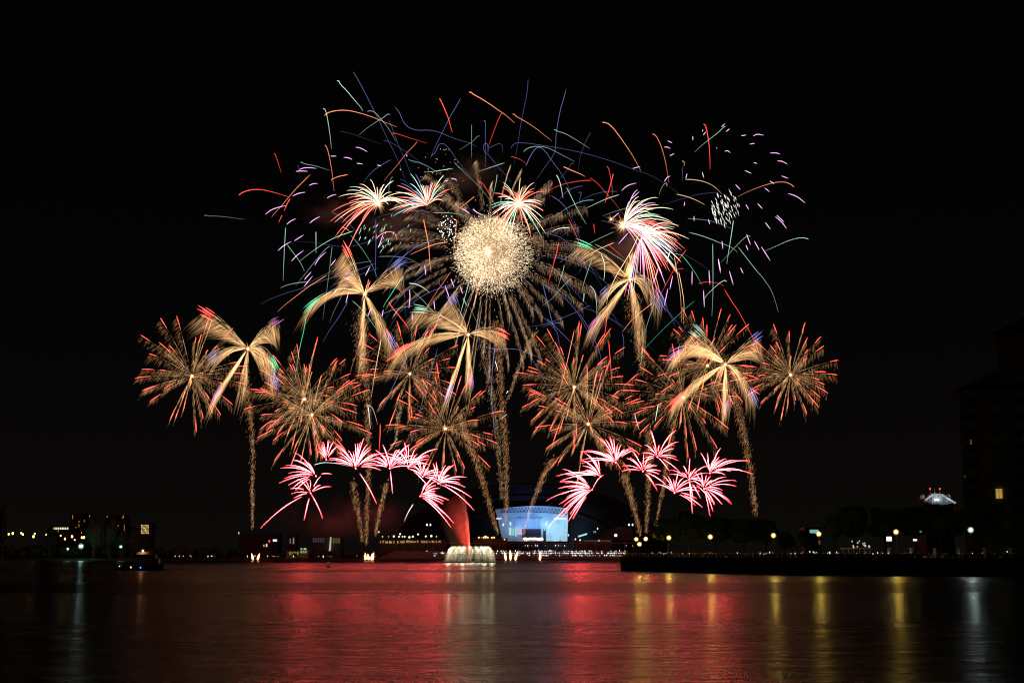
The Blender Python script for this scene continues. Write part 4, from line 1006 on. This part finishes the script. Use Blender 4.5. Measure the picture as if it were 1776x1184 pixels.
column('thick gold tail rising straight from behind the stadium to the glitter ball', [(879, 900), (880, 830), (878, 760), (872, 690), (868, 620), (862, 550)], 9, 1500, 905, 106)
column('second gold tail beside the thick one under the glitter ball', [(872, 860), (866, 760), (856, 680), (842, 610), (836, 560)], 9, 900, 925, 107, True)
column('gold tail leaning right in front of the stadium wall', [(908, 925), (922, 875), (942, 825), (960, 790)], 6, 620, 905, 108)
column('gold tail leaning right high above the stadium', [(882, 690), (895, 650), (910, 610), (930, 570)], 6, 420, 905, 109, True)
column('gold tail behind the promenade corner, left of three', [(1112, 925), (1100, 870), (1090, 835), (1083, 815)], 7, 560, 905, 110)
column('gold tail behind the promenade corner, middle of three', [(1122, 920), (1125, 860), (1128, 790), (1128, 740)], 7, 700, 905, 111)
column('gold tail behind the promenade corner, right of three', [(1138, 908), (1150, 850), (1160, 790), (1172, 720)], 6, 600, 905, 112)
column('long gold tail falling right of the right arch below the right petal burst', [(1312, 888), (1306, 830), (1296, 770), (1284, 710), (1270, 660)], 9, 1100, 905, 113)
column('thick gold tail hanging under the burst with the hot plume', [(1118, 640), (1112, 600), (1106, 550), (1098, 505)], 14, 800, 905, 114)
column('gold tail between the left arch and the low centre burst', [(688, 760), (692, 720), (698, 690)], 6, 220, 915, 115, True)
column('faint gold tail below the upper left petal burst', [(630, 640), (628, 590), (630, 530)], 16, 520, 915, 116, True)

# ------------------------------------------------------------------ loose streaks, traced one by one
R1, R2, R3, R4, R6 = (340, 120, 4.385), (700, 120, 4.385), (1020, 200, 4.385), (440, 380, 4.385), (940, 380, 4.385)
R8, R9, PX = (440, 560, 3.288), (840, 540, 3.2), (0, 0, 1)
LANDMARKS = [((855, 440), 'the glitter ball'), ((655, 352), 'the leftmost palm burst'), ((899, 345), 'the upright palm burst'), ((1100, 385), 'the great right palm'),
             ((632, 510), 'the red crested petal burst'), ((1093, 490), 'the hot plume petal burst'), ((812, 580), 'the red winged petal burst'), ((1258, 632), 'the right petal burst'),
             ((430, 605), 'the left petal burst'), ((1257, 357), 'the silver dash cluster'), ((773, 743), 'the low centre burst'), ((1008, 700), 'the right centre bursts'), ((535, 705), 'the left overlapping bursts'), ((670, 815), 'the left red arch'), ((1140, 815), 'the right red arch')]
def catmull(P, n=5):
    o = []
    for i in range(len(P) - 1):
        p0, p1, p2, p3 = P[max(i - 1, 0)], P[i], P[i + 1], P[min(i + 2, len(P) - 1)]
        for k in range(n):
            t = k / n
            o.append(tuple(.5 * (2 * p1[j] + (p2[j] - p0[j]) * t + (2 * p0[j] - 5 * p1[j] + 4 * p2[j] - p3[j]) * t * t + (-p0[j] + 3 * p1[j] - 3 * p2[j] + p3[j]) * t ** 3) for j in (0, 1)))
    o.append(P[-1]); return o
STREAKS = []
def S(reg, col, wd, *pts):
    P = [(reg[0] + x / reg[2], reg[1] + y / reg[2]) for x, y in pts]
    if P[0][0] == P[-1][0] and P[0][1] == P[-1][1]: return
    STREAKS.append((col, wd, P))
#DATA#
S(R1,'palegreen',1.3,(1072,92),(1085,92),(1100,118),(1150,170),(1200,230),(1245,282),(1270,320))
S(R1,'fadedblue',.8,(1190,18),(1225,70),(1290,190),(1345,300),(1400,410),(1450,520),(1530,680),(1595,850))
S(R1,'palegreen',1.4,(965,300),(980,308),(993,345),(1010,440),(1022,530),(1030,610))
S(R1,'orange',1.3,(975,355),(1010,330),(1080,315),(1160,316),(1250,336),(1340,365),(1420,398),(1525,440))
S(R1,'green',1.2,(1302,322),(1330,318),(1365,335),(1410,385),(1455,440),(1490,495),(1520,550))
S(R1,'green',1.2,(1475,345),(1455,345),(1430,365),(1380,395),(1300,450),(1240,500))
S(R1,'fadedblue',.9,(1510,285),(1545,330),(1580,405),(1625,447),(1690,465),(1769,465),(1840,478),(1920,510),(2000,540),(2080,562),(2130,590))
S(R1,'fadedblue',.7,(1095,472),(1150,483),(1220,505),(1320,540),(1420,575))
S(R1,'red',1.5,(1490,490),(1510,488),(1560,502),(1640,528),(1760,566))
S(R1,'orange',1.3,(1680,550),(1660,580),(1600,640),(1530,730),(1470,800),(1430,850))
S(R1,'blue',.9,(1425,542),(1470,553),(1560,605),(1650,665),(1740,740))
S(R1,'red',1.7,(593,642),(602,650),(620,700),(640,760),(648,790))
S(R1,'orange',1.5,(978,578),(990,590),(1005,630),(1020,700),(1035,790),(1042,860),(1050,930))
S(R1,'orange',1.3,(1030,850),(1035,838),(1080,818),(1155,802))
S(R1,'green',1.2,(793,713),(805,708),(825,720),(900,735),(960,752),(1015,770))
S(R1,'blue',.9,(775,725),(780,760),(783,795))
S(R1,'red',1.5,(325,960),(350,940),(400,922),(460,915),(530,922),(600,940),(700,970))
S(R1,'orange',1.3,(575,1128),(590,1105),(640,1050),(700,980),(760,910),(800,870),(870,800))
S(R1,'red',1.5,(715,985),(690,1030),(670,1080))
S(R1,'red',1.6,(655,1110),(640,1140),(628,1168))
S(R1,'teal',1.3,(62,1115),(75,1110),(90,1116),(160,1118),(240,1125),(330,1138),(370,1142))
S(R1,'fadedblue',.7,(1270,870),(1320,800),(1400,735),(1485,688))
S(R1,'blue',.7,(1465,380),(1500,470),(1540,580),(1590,690),(1630,790),(1660,870))
S(R2,'red',1.7,(272,222),(285,245),(310,300),(340,375),(355,430),(370,480))
S(R2,'fadedblue',.9,(433,222),(400,285),(350,370),(290,490),(240,590),(205,680))
S(R2,'orange',1.6,(497,176),(515,178),(530,192),(590,225),(660,270),(720,312),(775,350),(845,410))
S(R2,'red',1.6,(750,340),(735,352),(710,410),(680,490),(655,560),(645,600))
S(R2,'orange',1.5,(828,343),(842,345),(860,362),(910,390),(960,420),(1020,462),(1080,510),(1130,548))
S(R2,'fadedblue',.9,(947,75),(943,140),(930,230),(905,350),(885,460),(870,560),(855,650),(840,720))
S(R2,'fadedblue',1.0,(1237,150),(1220,215),(1195,300),(1175,400),(1160,500),(1155,600),(1140,650),(1100,710),(1050,780),(1010,840))
S(R2,'palegreen',1.3,(1143,465),(1155,462),(1170,472),(1230,492),(1290,525),(1350,562),(1415,605))
S(R2,'blue',.9,(1425,480),(1395,530),(1365,600),(1340,680),(1328,780))
S(R2,'orange',1.4,(1512,407),(1530,406),(1575,430),(1630,495),(1690,580),(1743,661),(1803,771))
S(R2,'teal',1.1,(517,423),(517,500),(517,600),(518,680))
S(R2,'green',1.1,(577,510),(562,512),(530,545),(480,580),(420,617))
S(R2,'blue',.9,(612,400),(617,390),(622,420),(622,560),(625,750))
S(R2,'blue',1.1,(205,662),(240,635),(265,580),(290,567),(320,578),(360,625),(420,710),(480,780),(545,835))
S(R2,'blue',1.2,(820,860),(760,790),(700,720),(650,660),(618,630),(607,600),(615,570),(630,565),(642,590),(640,640))
S(R2,'blue',.9,(650,600),(700,575),(735,568),(750,590),(752,640))
S(R2,'fadedblue',.9,(815,610),(830,580),(870,560),(950,565),(1050,580),(1180,600),(1350,635),(1500,675),(1650,725),(1754,765),(1833,791),(1903,821),(2003,881),(2103,951))
S(R2,'palegreen',1.3,(912,630),(940,605),(990,590),(1050,590),(1110,605),(1180,640),(1240,672),(1300,702))
S(R2,'blue',1.1,(930,740),(960,670),(1000,610),(1040,597),(1080,630),(1130,700),(1190,780),(1240,870),(1270,930))
S(R2,'green',1.1,(1240,900),(1280,980),(1330,1080),(1390,1180))
S(R2,'red',1.4,(818,665),(840,670),(890,690),(940,722))
S(R2,'green',1.1,(35,688),(55,695),(130,715),(200,750),(280,800),(340,850))
S(R2,'green',1.1,(155,785),(250,775),(370,755))
S(R2,'green',1.1,(380,705),(420,745),(500,820),(570,890),(630,960),(670,1030),(700,1095))
S(R2,'red',1.6,(560,850),(600,870),(640,930),(680,1000),(708,1048))
S(R2,'palegreen',1.3,(711,800),(705,850),(690,920),(675,985))
S(R2,'teal',1.1,(570,780),(640,755),(770,712))
S(R2,'orange',1.4,(1215,742),(1290,775),(1350,800),(1380,818))
S(R2,'palegreen',1.3,(1162,803),(1185,850),(1200,910),(1212,980))
S(R2,'red',1.5,(1430,846),(1370,848),(1290,858),(1200,880),(1130,910),(1070,950))
S(R2,'red',1.3,(1415,825),(1470,865),(1530,930),(1600,1010),(1680,1115))
S(R2,'blue',1.0,(1295,725),(1280,715),(1250,760),(1210,810),(1150,860))
S(R2,'blue',1.1,(1330,940),(1350,940),(1340,990),(1345,1030))
S(R2,'palegreen',1.3,(1393,1055),(1415,1045),(1500,1005),(1560,980),(1640,955))
S(R2,'red',1.7,(1545,738),(1560,760),(1575,830),(1585,900),(1587,960))
S(R2,'red',1.3,(1595,795),(1580,850),(1555,940),(1530,1020))
S(R2,'green',1.1,(1510,1117),(1600,1085),(1705,1053))
S(R2,'orange',1.3,(540,968),(500,1000),(450,1040),(400,1080))
S(R2,'green',1.2,(230,1092),(320,1092),(400,1100),(460,1115),(520,1145))
S(R2,'blue',.9,(1120,960),(1180,1000),(1230,1050),(1260,1110),(1290,1184))
S(R3,'orange',1.5,(487,145),(505,148),(530,180),(560,250),(585,340),(600,420),(615,510))
S(R3,'red',1.7,(878,68),(892,80),(905,130),(918,210),(925,300),(928,410))
S(R3,'green',1.1,(1045,85),(1030,92),(990,130),(920,185),(870,225),(810,280))
S(R3,'yellow',1.3,(740,488),(800,490),(870,502),(930,525),(980,560),(1015,600))
S(R3,'yellow',1.3,(885,682),(870,670),(820,645),(750,618),(670,600))
S(R3,'yellow',1.3,(540,605),(555,560),(580,522),(598,518),(598,540))
S(R3,'orange',1.4,(1138,620),(1200,588),(1280,555),(1350,530),(1420,512),(1490,508),(1540,525),(1568,548))
S(R3,'blue',.9,(560,685),(650,655),(750,625),(850,600),(985,585))
S(R3,'teal',1.2,(755,785),(830,790),(900,798),(970,815),(1040,840),(1088,862))
S(R3,'palegreen',1.4,(1105,797),(1095,870),(1080,970),(1065,1060),(1055,1130))
S(R3,'green',1.2,(1235,922),(1210,918),(1170,950),(1110,1010),(1060,1065),(1010,1120))
S(R3,'teal',1.1,(765,890),(850,912),(930,940),(1000,968),(1070,995),(1120,1025),(1135,1045))
S(R3,'green',1.2,(1678,942),(1640,932),(1590,935),(1520,955),(1440,990),(1350,1030))
S(R6,'green',1.3,(1490,210),(1560,300),(1630,390),(1690,460),(1754,565),(1798,710))
S(R6,'green',1.0,(1298,185),(1300,350),(1300,560),(1292,740))
S(R3,'red',1.6,(42,825),(48,870),(52,900))
S(R3,'yellow',1.5,(715,350),(728,352),(732,375),(728,388))
S(R3,'blue',.9,(717,395),(718,440),(716,505))
S(R4,'green',1.0,(243,60),(235,200),(228,350),(224,470))
S(R4,'green',1.2,(255,195),(300,255),(345,315),(380,380),(385,393))
S(R4,'palegreen',1.3,(473,95),(474,180),(474,260))
S(R4,'green',1.2,(350,320),(420,265),(520,195),(620,140),(760,90))
S(R4,'green',1.2,(735,120),(800,195),(860,280),(910,370),(950,470))
S(R4,'teal',1.1,(320,505),(380,430),(460,330),(540,235),(580,205))
S(R4,'palegreen',1.2,(205,525),(225,512),(300,490),(410,475))
S(R4,'green',1.1,(597,200),(582,330),(565,470),(545,620),(525,765))
S(R4,'blue',1.0,(50,650),(120,610),(240,565),(400,515),(560,455),(680,425),(800,385),(930,335))
S(R4,'orange',1.4,(180,705),(240,650),(330,580),(430,505),(560,425))
S(R4,'deepgreen',1.1,(400,740),(380,850),(350,980),(330,1100),(316,1210))
S(R4,'blue',.9,(325,172),(450,178),(560,195),(700,210),(830,185),(1000,130),(1120,85),(1250,22))
S(R4,'blue',1.0,(525,935),(580,840),(650,740),(720,620))
S(R4,'teal',1.0,(705,490),(660,600),(610,700),(575,790))
S(R4,'orange',1.4,(930,150),(970,115),(1020,97),(1065,105),(1085,135),(1090,160))
S(R4,'teal',1.2,(945,285),(1040,283),(1130,290),(1200,310),(1250,340),(1275,370))
S(R4,'blue',1.1,(1165,800),(1150,650),(1140,500),(1137,370),(1150,348),(1180,365),(1220,400),(1260,412),(1290,390))
S(R4,'palegreen',1.2,(1180,488),(1230,493),(1280,515),(1310,535),(1335,560))
S(R4,'red',1.6,(1025,630),(1060,680),(1110,740),(1150,790),(1180,835))
S(R4,'deepgreen',1.3,(985,672),(1000,640),(1040,580),(1090,500),(1140,430))
S(R4,'green',1.2,(750,620),(800,665),(860,730),(900,790),(940,840),(955,865))
S(R4,'orange',1.3,(1500,400),(1450,470),(1380,570),(1310,680),(1250,800),(1190,900))
S(R4,'green',1.1,(1205,540),(1290,620),(1380,720),(1450,800),(1510,880),(1540,950),(1553,995))
S(R4,'green',1.1,(1640,470),(1610,580),(1580,690),(1550,790))
S(R4,'orange',1.4,(1290,0),(1310,90),(1330,200),(1340,330),(1348,400))
S(R4,'orange',1.3,(1545,0),(1535,100),(1525,190),(1518,275))
S(R4,'orange',1.4,(865,770),(830,880),(790,1000),(750,1110),(735,1170))
S(R4,'yellow',1.1,(970,910),(945,1040),(920,1180),(895,1350))
S(R4,'blue',1.0,(928,0),(930,150),(925,440))
S(R4,'red',1.3,(1695,350),(1700,450),(1690,560),(1680,660))
S(R4,'blue',1.0,(1015,620),(1040,540),(1070,440),(1110,340),(1180,230))
S(R4,'blue',1.0,(1415,450),(1415,500),(1450,525),(1530,520),(1580,495))
S(R4,'palegreen',1.2,(1590,600),(1625,665))
S(R4,'orange',1.4,(735,98),(700,70),(670,62))
S(R4,'blue',.9,(1000,760),(1060,660),(1160,540),(1290,420),(1400,330))
S(R4,'blue',.9,(930,480),(1010,400),(1120,300),(1240,210),(1390,150))
S(R4,'blue',.9,(1030,830),(1100,720),(1200,640),(1330,560),(1480,500))
S(R4,'blue',.8,(880,560),(980,430),(1050,310),(1130,230),(1260,180))
S(R4,'orange',1.1,(1190,270),(1280,230),(1380,190),(1480,175))
S(R6,'red',1.6,(200,0),(235,70),(275,160),(315,262))
S(R6,'palegreen',1.3,(75,100),(100,82),(150,68),(210,65))
S(R6,'red',1.7,(125,180),(110,260),(85,350),(45,492))
S(R6,'green',1.2,(135,330),(170,305),(270,240),(400,165),(550,95))
S(R6,'palegreen',1.3,(170,350),(155,410),(118,525))
S(R6,'green',1.2,(380,305),(350,390),(320,480),(300,560))
S(R6,'palegreen',1.3,(450,270),(470,320),(478,390),(470,465))
S(R6,'yellow',1.3,(305,297),(340,280),(430,230),(550,178))
S(R6,'red',1.4,(500,190),(560,240),(640,310))
S(R6,'green',1.2,(400,190),(480,230),(560,280),(640,330),(720,390),(770,450),(800,525))
S(R6,'orange',1.3,(495,365),(560,430),(640,490),(710,560),(745,610),(762,640))
S(R6,'yellow',1.4,(735,120),(690,220),(620,340),(560,440),(510,560),(490,650))
S(R6,'red',1.4,(500,680),(485,820),(470,920),(455,1000))
S(R6,'orange',1.4,(850,630),(760,700),(690,760),(640,820),(610,860))
S(R6,'blue',1.0,(610,870),(622,930),(618,1050))
S(R6,'palegreen',1.2,(855,640),(830,710),(800,800),(775,885))
S(R6,'red',1.5,(1100,230),(1040,310),(990,410),(930,520),(885,610))
S(R6,'red',1.4,(1005,400),(1030,382),(1075,375))
S(R6,'red',1.4,(1190,490),(1250,478),(1310,482),(1360,495),(1385,510))
S(R6,'palegreen',1.3,(1405,475),(1385,467),(1340,495),(1260,570),(1230,610))
S(R6,'deepgreen',1.2,(1160,620),(1080,690),(960,800),(860,900),(760,1010),(690,1110))
S(R6,'red',1.2,(1385,530),(1440,620),(1500,710),(1560,820),(1610,910),(1640,980))
S(R6,'yellow',.9,(1005,280),(1035,450),(1055,600),(1062,790))
S(R6,'yellow',.9,(1040,400),(1065,530),(1080,650),(1075,800))
S(R6,'deepgreen',1.2,(1060,270),(1110,330),(1160,400),(1200,470),(1218,500))
S(R6,'blue',1.1,(370,510),(420,590),(480,660),(550,740),(600,830))
S(R6,'teal',1.1,(0,660),(80,600),(150,520),(220,450))
S(R6,'blue',1.0,(0,490),(120,560),(230,660),(320,800),(390,950),(450,1150))
S(R6,'blue',1.0,(0,800),(100,770),(230,720),(365,655))
S(R6,'blue',.9,(0,470),(80,790),(120,880),(140,1050))
S(R6,'blue',1.2,(0,820),(70,800),(130,790),(160,810))
S(R6,'palegreen',1.5,(320,560),(318,600),(312,630))
S(R6,'hotred',1.6,(285,660),(300,640),(315,660))
S(R6,'palegreen',1.2,(365,505),(400,550),(415,640),(418,760))
S(R6,'palegreen',1.0,(770,960),(755,1070),(745,1150))
S(R6,'green',1.1,(1050,940),(1010,1080),(960,1230),(865,1510))
S(R6,'blue',.8,(240,0),(300,180),(380,380),(460,520))
S(R6,'blue',.8,(0,100),(140,140),(270,250),(300,360),(270,420))
S(R8,'white',1.4,(650,465),(658,520),(665,600))
S(R8,'white',1.2,(650,465),(680,490),(708,580))
S(R8,'palegreen',1.3,(820,655),(790,700),(760,740))
S(R8,'white',1.7,(910,1030),(880,1080),(858,1130))
S(R8,'blue',1.0,(1050,140),(975,400),(930,560),(895,700))
S(R8,'blue',1.0,(880,180),(800,350),(730,500))
S(R8,'palegreen',1.1,(345,808),(400,795),(470,800),(540,815))
S(R8,'red',1.5,(722,575),(720,650),(715,730))
S(R9,'blue',1.0,(60,170),(40,400),(50,600),(65,715))
S(R9,'fadedblue',.9,(240,220),(320,360),(420,540),(560,800))
S(R9,'blue',1.0,(520,0),(600,130),(650,280),(657,560))
S(R9,'orange',1.2,(500,100),(450,320),(408,470))
S(R9,'orange',1.1,(650,390),(620,500),(590,610))
S(R9,'red',1.3,(690,160),(708,390))
S(R9,'white',1.2,(60,275),(68,300),(75,330))
S(R9,'white',1.3,(132,440),(122,455))
S(R9,'white',1.2,(80,605),(105,585),(127,570))
S(R9,'white',1.1,(835,570),(845,610),(860,655))
S(R9,'palegreen',1.3,(965,515),(955,570),(948,610))
S(R9,'blue',1.0,(0,195),(80,210),(180,210),(330,265))
S(R9,'blue',1.0,(150,110),(220,90),(320,75),(400,60),(438,80))
_r = R(303)
for _k in range(40):
    _a = _r.uniform(0, 6.28); _q = _r.uniform(60, 215); _x, _y = 850 + _q * 1.25 * math.cos(_a), 440 - _q * math.sin(_a) * .75; _b = _a + _r.uniform(-.8, .8); _l = _r.uniform(40, 130); _c = _r.uniform(-.35, .35)
    S(PX, _r.choice(('blue', 'fadedblue', 'fadedblue', 'teal')), _r.uniform(.7, 1.0), *[(_x + _l * u * math.cos(_b) - _c * _l * u * u * math.sin(_b), _y - _l * u * math.sin(_b) * .8 + .30 * _l * u * u) for u in (0, .25, .5, .75, 1)])
#END#
def streak_label(col, P, wd):
    L = sum(math.dist(a, b) for a, b in zip(P, P[1:])); x0, y0 = P[0]; x1, y1 = P[-1]; ch = math.dist(P[0], P[-1])
    size = 'short' if L < 32 else 'long' if L > 85 else ''
    if wd <= .95: size = (size + ' thin').strip()
    (tx, ty), (bx, by) = (P[0], P[-1]) if y0 < y1 else (P[-1], P[0])
    ang = math.degrees(math.atan2(by - ty, bx - tx))
    mid = P[len(P) // 2]; dev = ((x1 - x0) * (mid[1] - y0) - (y1 - y0) * (mid[0] - x0)) / max(ch, 1)
    bent = abs(dev) > .07 * ch or L > 1.08 * ch
    pose = 'level' if ang < 20 or ang > 160 else 'upright' if 75 < ang < 105 else 'leaning left' if ang <= 75 else 'leaning right'
    shape = ('curved and ' if bent else '') + pose
    mx, my = (min(p[0] for p in P) + max(p[0] for p in P)) / 2, (min(p[1] for p in P) + max(p[1] for p in P)) / 2
    (lx, ly), nm = min(LANDMARKS, key=lambda q: math.dist(q[0], (mx, my)))
    dx, dy = mx - lx, my - ly
    if math.hypot(dx, dy) < 26: where = 'across'
    else:
        a = math.degrees(math.atan2(-dy, dx)) % 360
        where = ['right of', 'upper right of', 'above', 'upper left of', 'left of', 'lower left of', 'below', 'lower right of'][int((a + 22.5) // 45) % 8]
    return ' '.join((size + ' ' + COLOUR_WORD[col] + ' streak, ' + shape + ', ' + where + ' ' + nm).split()), mx, my
labs = [streak_label(c_, p_, w_) for c_, w_, p_ in STREAKS]
seen = {}
for i, (l, mx, my) in enumerate(labs): seen.setdefault(l, []).append(i)
final = {}
for l, ids in seen.items():
    if len(ids) == 1: final[ids[0]] = l; continue
    xs = [labs[i][1] for i in ids]; ys = [labs[i][2] for i in ids]; hor = max(xs) - min(xs) >= max(ys) - min(ys)
    ids.sort(key=lambda i: labs[i][1 if hor else 2]); n = len(ids)
    for k, i in enumerate(ids):
        wd = ('left' if hor else 'upper', 'right' if hor else 'lower') if n == 2 else None
        l = l if len(l.split()) < 14 else l.replace(' thin', '').replace('curved and ', '')
        l = l.replace('long ', '').replace(' thin', '').replace('curved and ', '') if len(l.split()) > 11 else l
        final[i] = l + (', %s one' % wd[k] if n == 2 else ', %s from %s' % (ORD[k], 'left' if hor else 'top'))
rr = R(77)
for i, (col, wd, P) in enumerate(STREAKS):
    Q = catmull(P, 5 if len(P) > 2 else 6); n = len(Q); Y0 = 900 + rr.uniform(-60, 60); sl = rr.uniform(-35, 35); ph = rr.uniform(0, 6)
    pts = [at(x, y, Y0 + sl * (k / n - .5)) for k, (x, y) in enumerate(Q)]
    b0 = pts[0].copy(); rad = []
    flip = P[0][1] > P[-1][1]
    for k in range(n):
        u = k / (n - 1); u = 1 - u if flip else u
        rad.append(wd * K * .38 * max(.1, min(1, (u / .06) if u < .06 else 1) * (1 - .82 * u ** 1.6)) * 1.08)
    m = MB(); m.tube([p - b0 for p in pts], rad, 5)
    vk = rr.choice((1.0, .6, .36))
    if vk < 1:
        key = col + str(vk)
        if key not in SP:
            mt = SP[col].copy(); mt.name = SP[col].name + '_fading'
            for nd in mt.node_tree.nodes:
                if nd.type == 'EMISSION': nd.inputs[1].default_value *= vk
            SP[key] = mt
    else: key = col
    o = m.build('spark_streak', SP[key]); o.location = b0
    tag(o, final[i], 'spark streak', 'loose coloured spark streaks')

# lilac stars of two fading shells
def lilac(label, c, dashes):
    t = thing('lilac_burst', label, 'firework', at(*c, 905), 'fading lilac star shells'); r_ = R(int(c[0]))
    for reg, pts in dashes:
        P = [(reg[0] + x / reg[2], reg[1] + y / reg[2]) for x, y in pts]; Y = 905 + r_.uniform(-40, 40)
        if len(P) == 1: P = [P[0], (P[0][0] + .8, P[0][1] + 1.2)]
        Q = [at(x, y, Y) for x, y in (catmull(P, 4))]; n = len(Q); m = MB()
        m.tube(Q, [K * .6 * max(.12, math.sin(math.pi * min(1, .08 + .92 * k / (n - 1))) ** .6) for k in range(n)], 5); m.build('lilac_star', SP['lilac'], t)
lilac('wide ring of short lilac star dashes at the upper right', (1290, 330), [(R3, p) for p in (
    ((605,195),(640,210)),((580,242),(605,243),(625,255)),((622,308),(655,292)),((795,160),(797,190)),((872,110),(870,125)),((875,150),(895,128)),((1015,88),(1040,65)),((1050,125),(1077,103)),((1165,157),(1203,150)),((1255,157),(1290,145),(1335,153)),((1230,220),(1268,214)),((1040,275),(1060,270),(1082,287)),((1385,287),(1430,287),(1460,297)),((1440,347),(1480,352),(1515,373)),((1260,360),(1285,367)),((1193,420),(1242,443)),((1472,462),(1523,480)),((752,445),(742,485)),((868,432),(880,475)),((1523,595),(1590,620),(1652,668)),((1343,553),(1380,582)),((1383,500),(1415,522)),((1200,678),(1222,717)),((1290,672),(1325,710)),((1425,772),(1475,815),(1508,862)),((1435,760),(1490,812)),((1347,815),(1387,867)),((735,660),(730,690)),((977,247),),((1122,528),(1157,565)),((340,405),(397,390)),((580,505),(600,475),(625,462)),((257,572),(300,535),(367,515)),((325,640),(390,580)),((185,785),(237,738)),((1265,957),(1303,1027)),((1318,1000),(1385,1105)),((1205,905),(1235,985)),((1200,987),(1217,1027)),((1018,957),(1025,1017)),((915,790),(925,830)),((805,768),(806,805)),((990,1092),(1007,1184)),((620,1040),(598,1118)))] + [(R6, p) for p in (
    ((970,250),(948,325)),((885,370),(850,485)),((993,432),(972,535)),((957,530),(930,660)),((1142,395),(1140,500)),((1270,390),(1277,500)),((1340,305),(1358,410)),((1425,395),(1455,500)),((1510,370),(1530,415)),((1228,540),(1235,670)),((655,105),(580,190)))])
lilac('scattered short lilac star dashes on the left of the show', (560, 420), [(R1, p) for p in (
    ((785,765),(820,752),(870,750),(915,756)),((760,778),(800,775),(850,777)),((860,885),(890,872),(925,870)),((735,965),(780,945),(832,936)),((997,980),(1030,962),(1067,953)),((527,1105),(570,1072),(630,1050),(690,1036)),((690,1180),(720,1155),(760,1137)),((865,1170),(900,1143),(945,1120)),((1215,595),(1240,598),(1270,610),(1303,630)),((1125,672),(1160,675),(1187,688)),((1222,716),(1268,722)),((1025,662),(1067,662)),((1378,730),(1408,737)),((1600,650),(1605,665)),((1552,760),(1556,768)))] + [(R2, p) for p in (
    ((440,1060),(470,1075),(500,1100)),((525,1065),(560,1090),(610,1115)),((360,830),(405,840)),((310,850),(335,848)))] + [(R4, p) for p in (
    ((310,165),(380,120)),((185,240),(225,205),(285,170)),((288,318),(330,275),(380,238)),((465,350),(500,295),(550,252)),((585,355),(625,305)),((385,460),(438,400)),((385,510),(448,432)),((850,430),(885,360)),((1500,455),(1525,520)),((1455,505),(1490,605)),((1570,510),(1590,570)),((1185,535),(1188,600),(1180,680)),((1370,620),(1378,690)),((1205,715),(1205,770)),((890,680),(868,740)),((985,690),(975,745)),((985,115),(948,220)),((1300,350),(1310,430)),((635,530),(608,565)),((720,560),(700,640)))])
print('objects', len(bpy.data.objects), 'streaks', len(STREAKS))

for _o in bpy.data.objects:
    if 'label' in _o and len(_o['label'].split()) > 16: _o['label'] = _o['label'].replace(' curved and', '').replace(' the ', ' ').replace('upper ', '', 1) if 0 else ' '.join(w_ for w_ in _o['label'].split() if w_ not in ('the', 'curved', 'and'))
